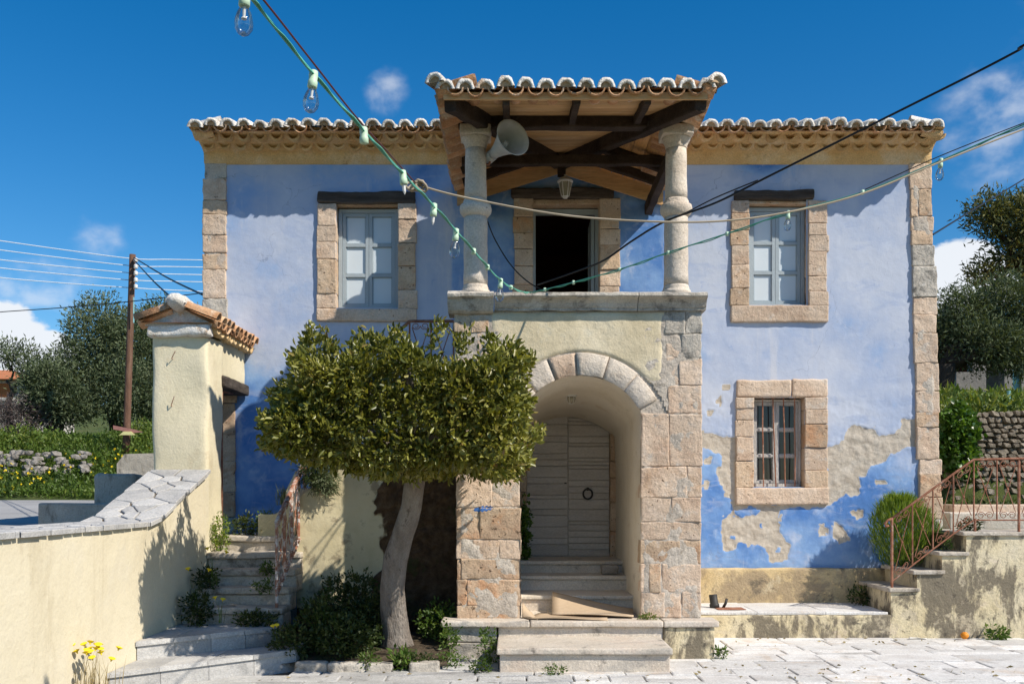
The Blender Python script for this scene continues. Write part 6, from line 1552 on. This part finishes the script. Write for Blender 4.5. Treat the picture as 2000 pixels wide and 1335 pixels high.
# field stones
def stone_meshes(k, mat):
    out = []
    for i in range(k):
        bm = bmesh.new(); bmesh.ops.create_icosphere(bm, subdivisions=1, radius=1)
        for v in bm.verts: v.co = v.co * (1 + .35 * noise.noise(v.co * 1.3 + Vector((i * 9, 0, 0)))); v.co.x = max(-.8, min(.8, v.co.x * 1.15)); v.co.z = max(-.75, min(.75, v.co.z * 1.1)); v.co.y = max(-.8, min(.8, v.co.y))
        me = bpy.data.meshes.new('field_stone'); bm.to_mesh(me); bm.free(); me.materials.append(mat); out.append(me)
    return out
fs = stone_meshes(6, M['rock']); fb = stone_meshes(6, M['rock_brown'])
dsw = thing('dry_stone_wall', 'tumbled pale dry stone wall half overgrown on the road bank', 'wall', P(60, 920, 30))
k = 0
while k < 130:
    px = random.uniform(-60, 175); py = 905 + random.uniform(-22, 22)
    if nz((px * .03, py * .03, 0), 1.0, 2) < -.12: continue
    d = 29.6 + (905 - py) * .012 + random.uniform(-.1, .1); s = random.uniform(.06, .15)
    inst('stone', random.choice(fs), Matrix.Translation(P(px, py, d)) @ Matrix.Rotation(random.uniform(0, 6), 4, 'Z') @ Matrix.Diagonal((s * random.uniform(1, 1.6), s, s * random.uniform(.6, .9), 1)), dsw); k += 1
m = MB(); V = [P(228, 945, 22), P(228, 905, 22), P(243, 886, 22), P(320, 884, 22), P(320, 945, 22)]; m.add(V + [v + Vector((0, .5, 0)) for v in V], [(0, 1, 2, 3, 4), (9, 8, 7, 6, 5)] + [(i, 5 + i, 5 + (i + 1) % 5, (i + 1) % 5) for i in range(5)])
tag(m.build('concrete_block', M['concrete']), 'weathered concrete block with chamfered corner behind the gate pillar', 'block')
V, Fc = rough_box(X(183, 14.2), X(262, 14.2), 14.2, 14.7, Z(1030, 14.2), Z(925, 14.2), r=.03, amp=.03, seg=.12); tag(mobj('stone_trough', V, Fc, M['concrete'], None, True), 'old dark carved stone block at the road edge', 'stone')
V, Fc = rough_box(X(73, 13), X(215, 13), 13, 13.25, 1.1, Z(982, 13), r=.02, amp=.01, seg=.2); tag(mobj('low_wall', V, Fc, M['concrete'], None, True), 'low stained concrete wall beyond the flagstone coping', 'wall')
fh = thing('far_house', 'distant cream house with terracotta roof at the left edge', 'house', P(0, 830, 42))
m = MB(); m.box(X(-150, 42), X(43, 42), 42, 47, Z(840, 42), Z(742, 42)); m.build('wall', M['farwall'], fh)
a = [(X(-165, 41.6), 41.5), (X(52, 41.6), 41.5), (X(52, 41.6), 47.5), (X(-165, 41.6), 47.5)]; z0, z1 = Z(740, 41.6), Z(708, 42)
m = MB(); m.add([(x, y, z0) for x, y in a] + [(X(-120, 44), 44.5, z1), (X(10, 44), 44.5, z1)], [(0, 1, 5, 4), (1, 2, 5), (2, 3, 4, 5), (3, 0, 4), (3, 2, 1, 0)]); m.build('roof', M['fartile'], fh)
m = MB(); m.box(X(-8, 41.9), X(20, 41.9), 41.92, 42.05, Z(775, 41.9), Z(748, 41.9)); m.build('shutter', M['shutter'], fh)
m = MB(); m.box(X(-14, 41.9), X(26, 41.9), 41.85, 42.05, Z(782, 41.9), Z(776, 41.9)); m.build('sill', M['white'], fh)

# ---------------------------------------------------------------- far surroundings, right
rw = thing('retaining_wall', 'rough brown dry stone terrace wall behind the right railing', 'wall', P(1930, 960, 17))
m = MB(); m.add([(X(1780, 17), 17.08, 1.1), (X(2300, 17), 17.08, 1.1), (X(2300, 17), 17.08, 3.1), (X(1780, 17), 17.08, 3.1)], [(0, 1, 2, 3)]); m.build('wall_core', M['rock_brown'], rw)
z = 1.22
while z < 3.12:
    hh = random.uniform(.07, .12); x = X(1828, 17) + random.uniform(-.1, .1)
    while x < X(2080, 17):
        w = random.uniform(.10, .20)
        inst('stone', random.choice(fb), Matrix.Translation((x + w / 2, 17.03 + random.uniform(-.04, .03), z + hh / 2 + random.uniform(-.02, .02))) @ Matrix.Rotation(random.uniform(-.2, .2), 4, 'Y') @ Matrix.Diagonal((w * .6, .12, hh * .66, 1)), rw); x += w
    z += hh
bush('ivy', 'bright green ivy climbing the terrace wall beside the house corner', 'ivy', (X(1868, 16.8), 16.75, Z(862, 16.8)), (.34, .2, .62), 520, .085, .085, M['ivy'], stems=5, up=-.2)
n = 1600; vx = rng.uniform(7.0, 13, n); vy = rng.uniform(17.1, 21, n)
p0 = np.stack([vx, vy, [hr(x, y) + random.random() * .3 for x, y in zip(vx, vy)]], 1); p, d = clusters(p0, np.tile([0, -.3, .7], (n, 1)), 6, .07, .7)
tag(leaf_mesh('terrace_growth', p, d, rng.uniform(.08, .2, len(p)), rng.uniform(.03, .06, len(p)), M['nettle'], None), 'weeds and low plants on the upper terrace at right', 'weeds', kind='stuff')
n = 420; vx = rng.uniform(6.2, 9.0, n); vy = rng.uniform(15.4, 16.8, n)
p0 = np.stack([vx, vy, [1.3 + random.random() * .25 for x in vx]], 1); p, d = clusters(p0, np.tile([0, -.3, .7], (n, 1)), 6, .06, .7)
tag(leaf_mesh('wall_foot_growth', p, d, rng.uniform(.06, .14, len(p)), rng.uniform(.02, .05, len(p)), M['shrub'], None), 'low weeds at the foot of the terrace wall', 'weeds', kind='stuff')
G4 = 'trees on the right slope'
big_tree('olive_tree', 'broad dark olive tree beside the right house corner', P(1850, 800, 21.5), (.2, 1.0), [blob(1880, 620, 22, 62, 52), blob(1960, 600, 22, 66, 58), blob(1840, 665, 22, 50, 48), blob(1925, 670, 21.5, 66, 48), blob(2040, 660, 22, 70, 70), blob(1990, 690, 21.5, 52, 40)], 6000, .12, .03, 'olive', G4, hole=-.4)
big_tree('tall_tree', 'tall loose-crowned tree rising above the olive at the right edge', P(2040, 800, 27), (.28, 3.0), [blob(1935, 420, 27, 44, 40), blob(2000, 430, 27, 60, 52), blob(1985, 500, 27, 56, 34), blob(1925, 535, 27, 36, 20), blob(2070, 420, 27, 70, 80), blob(2050, 540, 27, 60, 50)], 3400, .16, .05, 'tallleaf', G4, hole=-.22)
sh = thing('shed', 'shaded grey stone outbuilding behind the olive tree at right', 'building', P(1950, 760, 25))
m = MB(); x0, x1 = X(1868, 25), X(2120, 25); da, db = X(1926, 25), X(1962, 25); zb, zt2 = Z(765, 25) - .5, Z(655, 25); zd = Z(716, 25)
m.box(x0, da, 25, 25.3, zb, Z(726, 25)); m.box(db, X(1978, 25), 25, 25.3, zb, zt2); m.box(X(1995, 25), x1, 25, 25.3, zb, zt2); m.box(da, db, 25, 25.3, zd, zt2); m.box(X(1900, 25), da, 25.002, 25.298, Z(726, 25), zt2); m.box(X(1978, 25), X(1995, 25), 25.002, 25.298, Z(700, 25), zt2); m.build('wall', M['greywall'], sh)
m = MB(); m.box(x0, x1, 27.8, 28, zb, zt2); m.build('back_wall', M['greywall'], sh)
m = MB(); m.box(x0, x1, 24.8, 28.2, zt2, zt2 + .1); m.build('roof', M['fartile'], sh)
m = MB(); m.box(X(1978, 25), X(1995, 25), 25.1, 25.16, zb, Z(700, 25)); m.build('door', M['teal'], sh)
m = MB(); m.box(da - .02, db + .02, 26.5, 26.6, zb, zd + .3); m.build('inner_wall', M['interior'], sh)
m = MB(); m.tube([P(1971, 800, 17.6), P(1970, 765, 17.6)], .03, 8); m.tube([P(1970, 765, 17.6), P(1970, 763, 17.6)], .035, 8); tag(m.build('fence_post', M['teal']), 'short pale green post on top of the terrace wall', 'post')
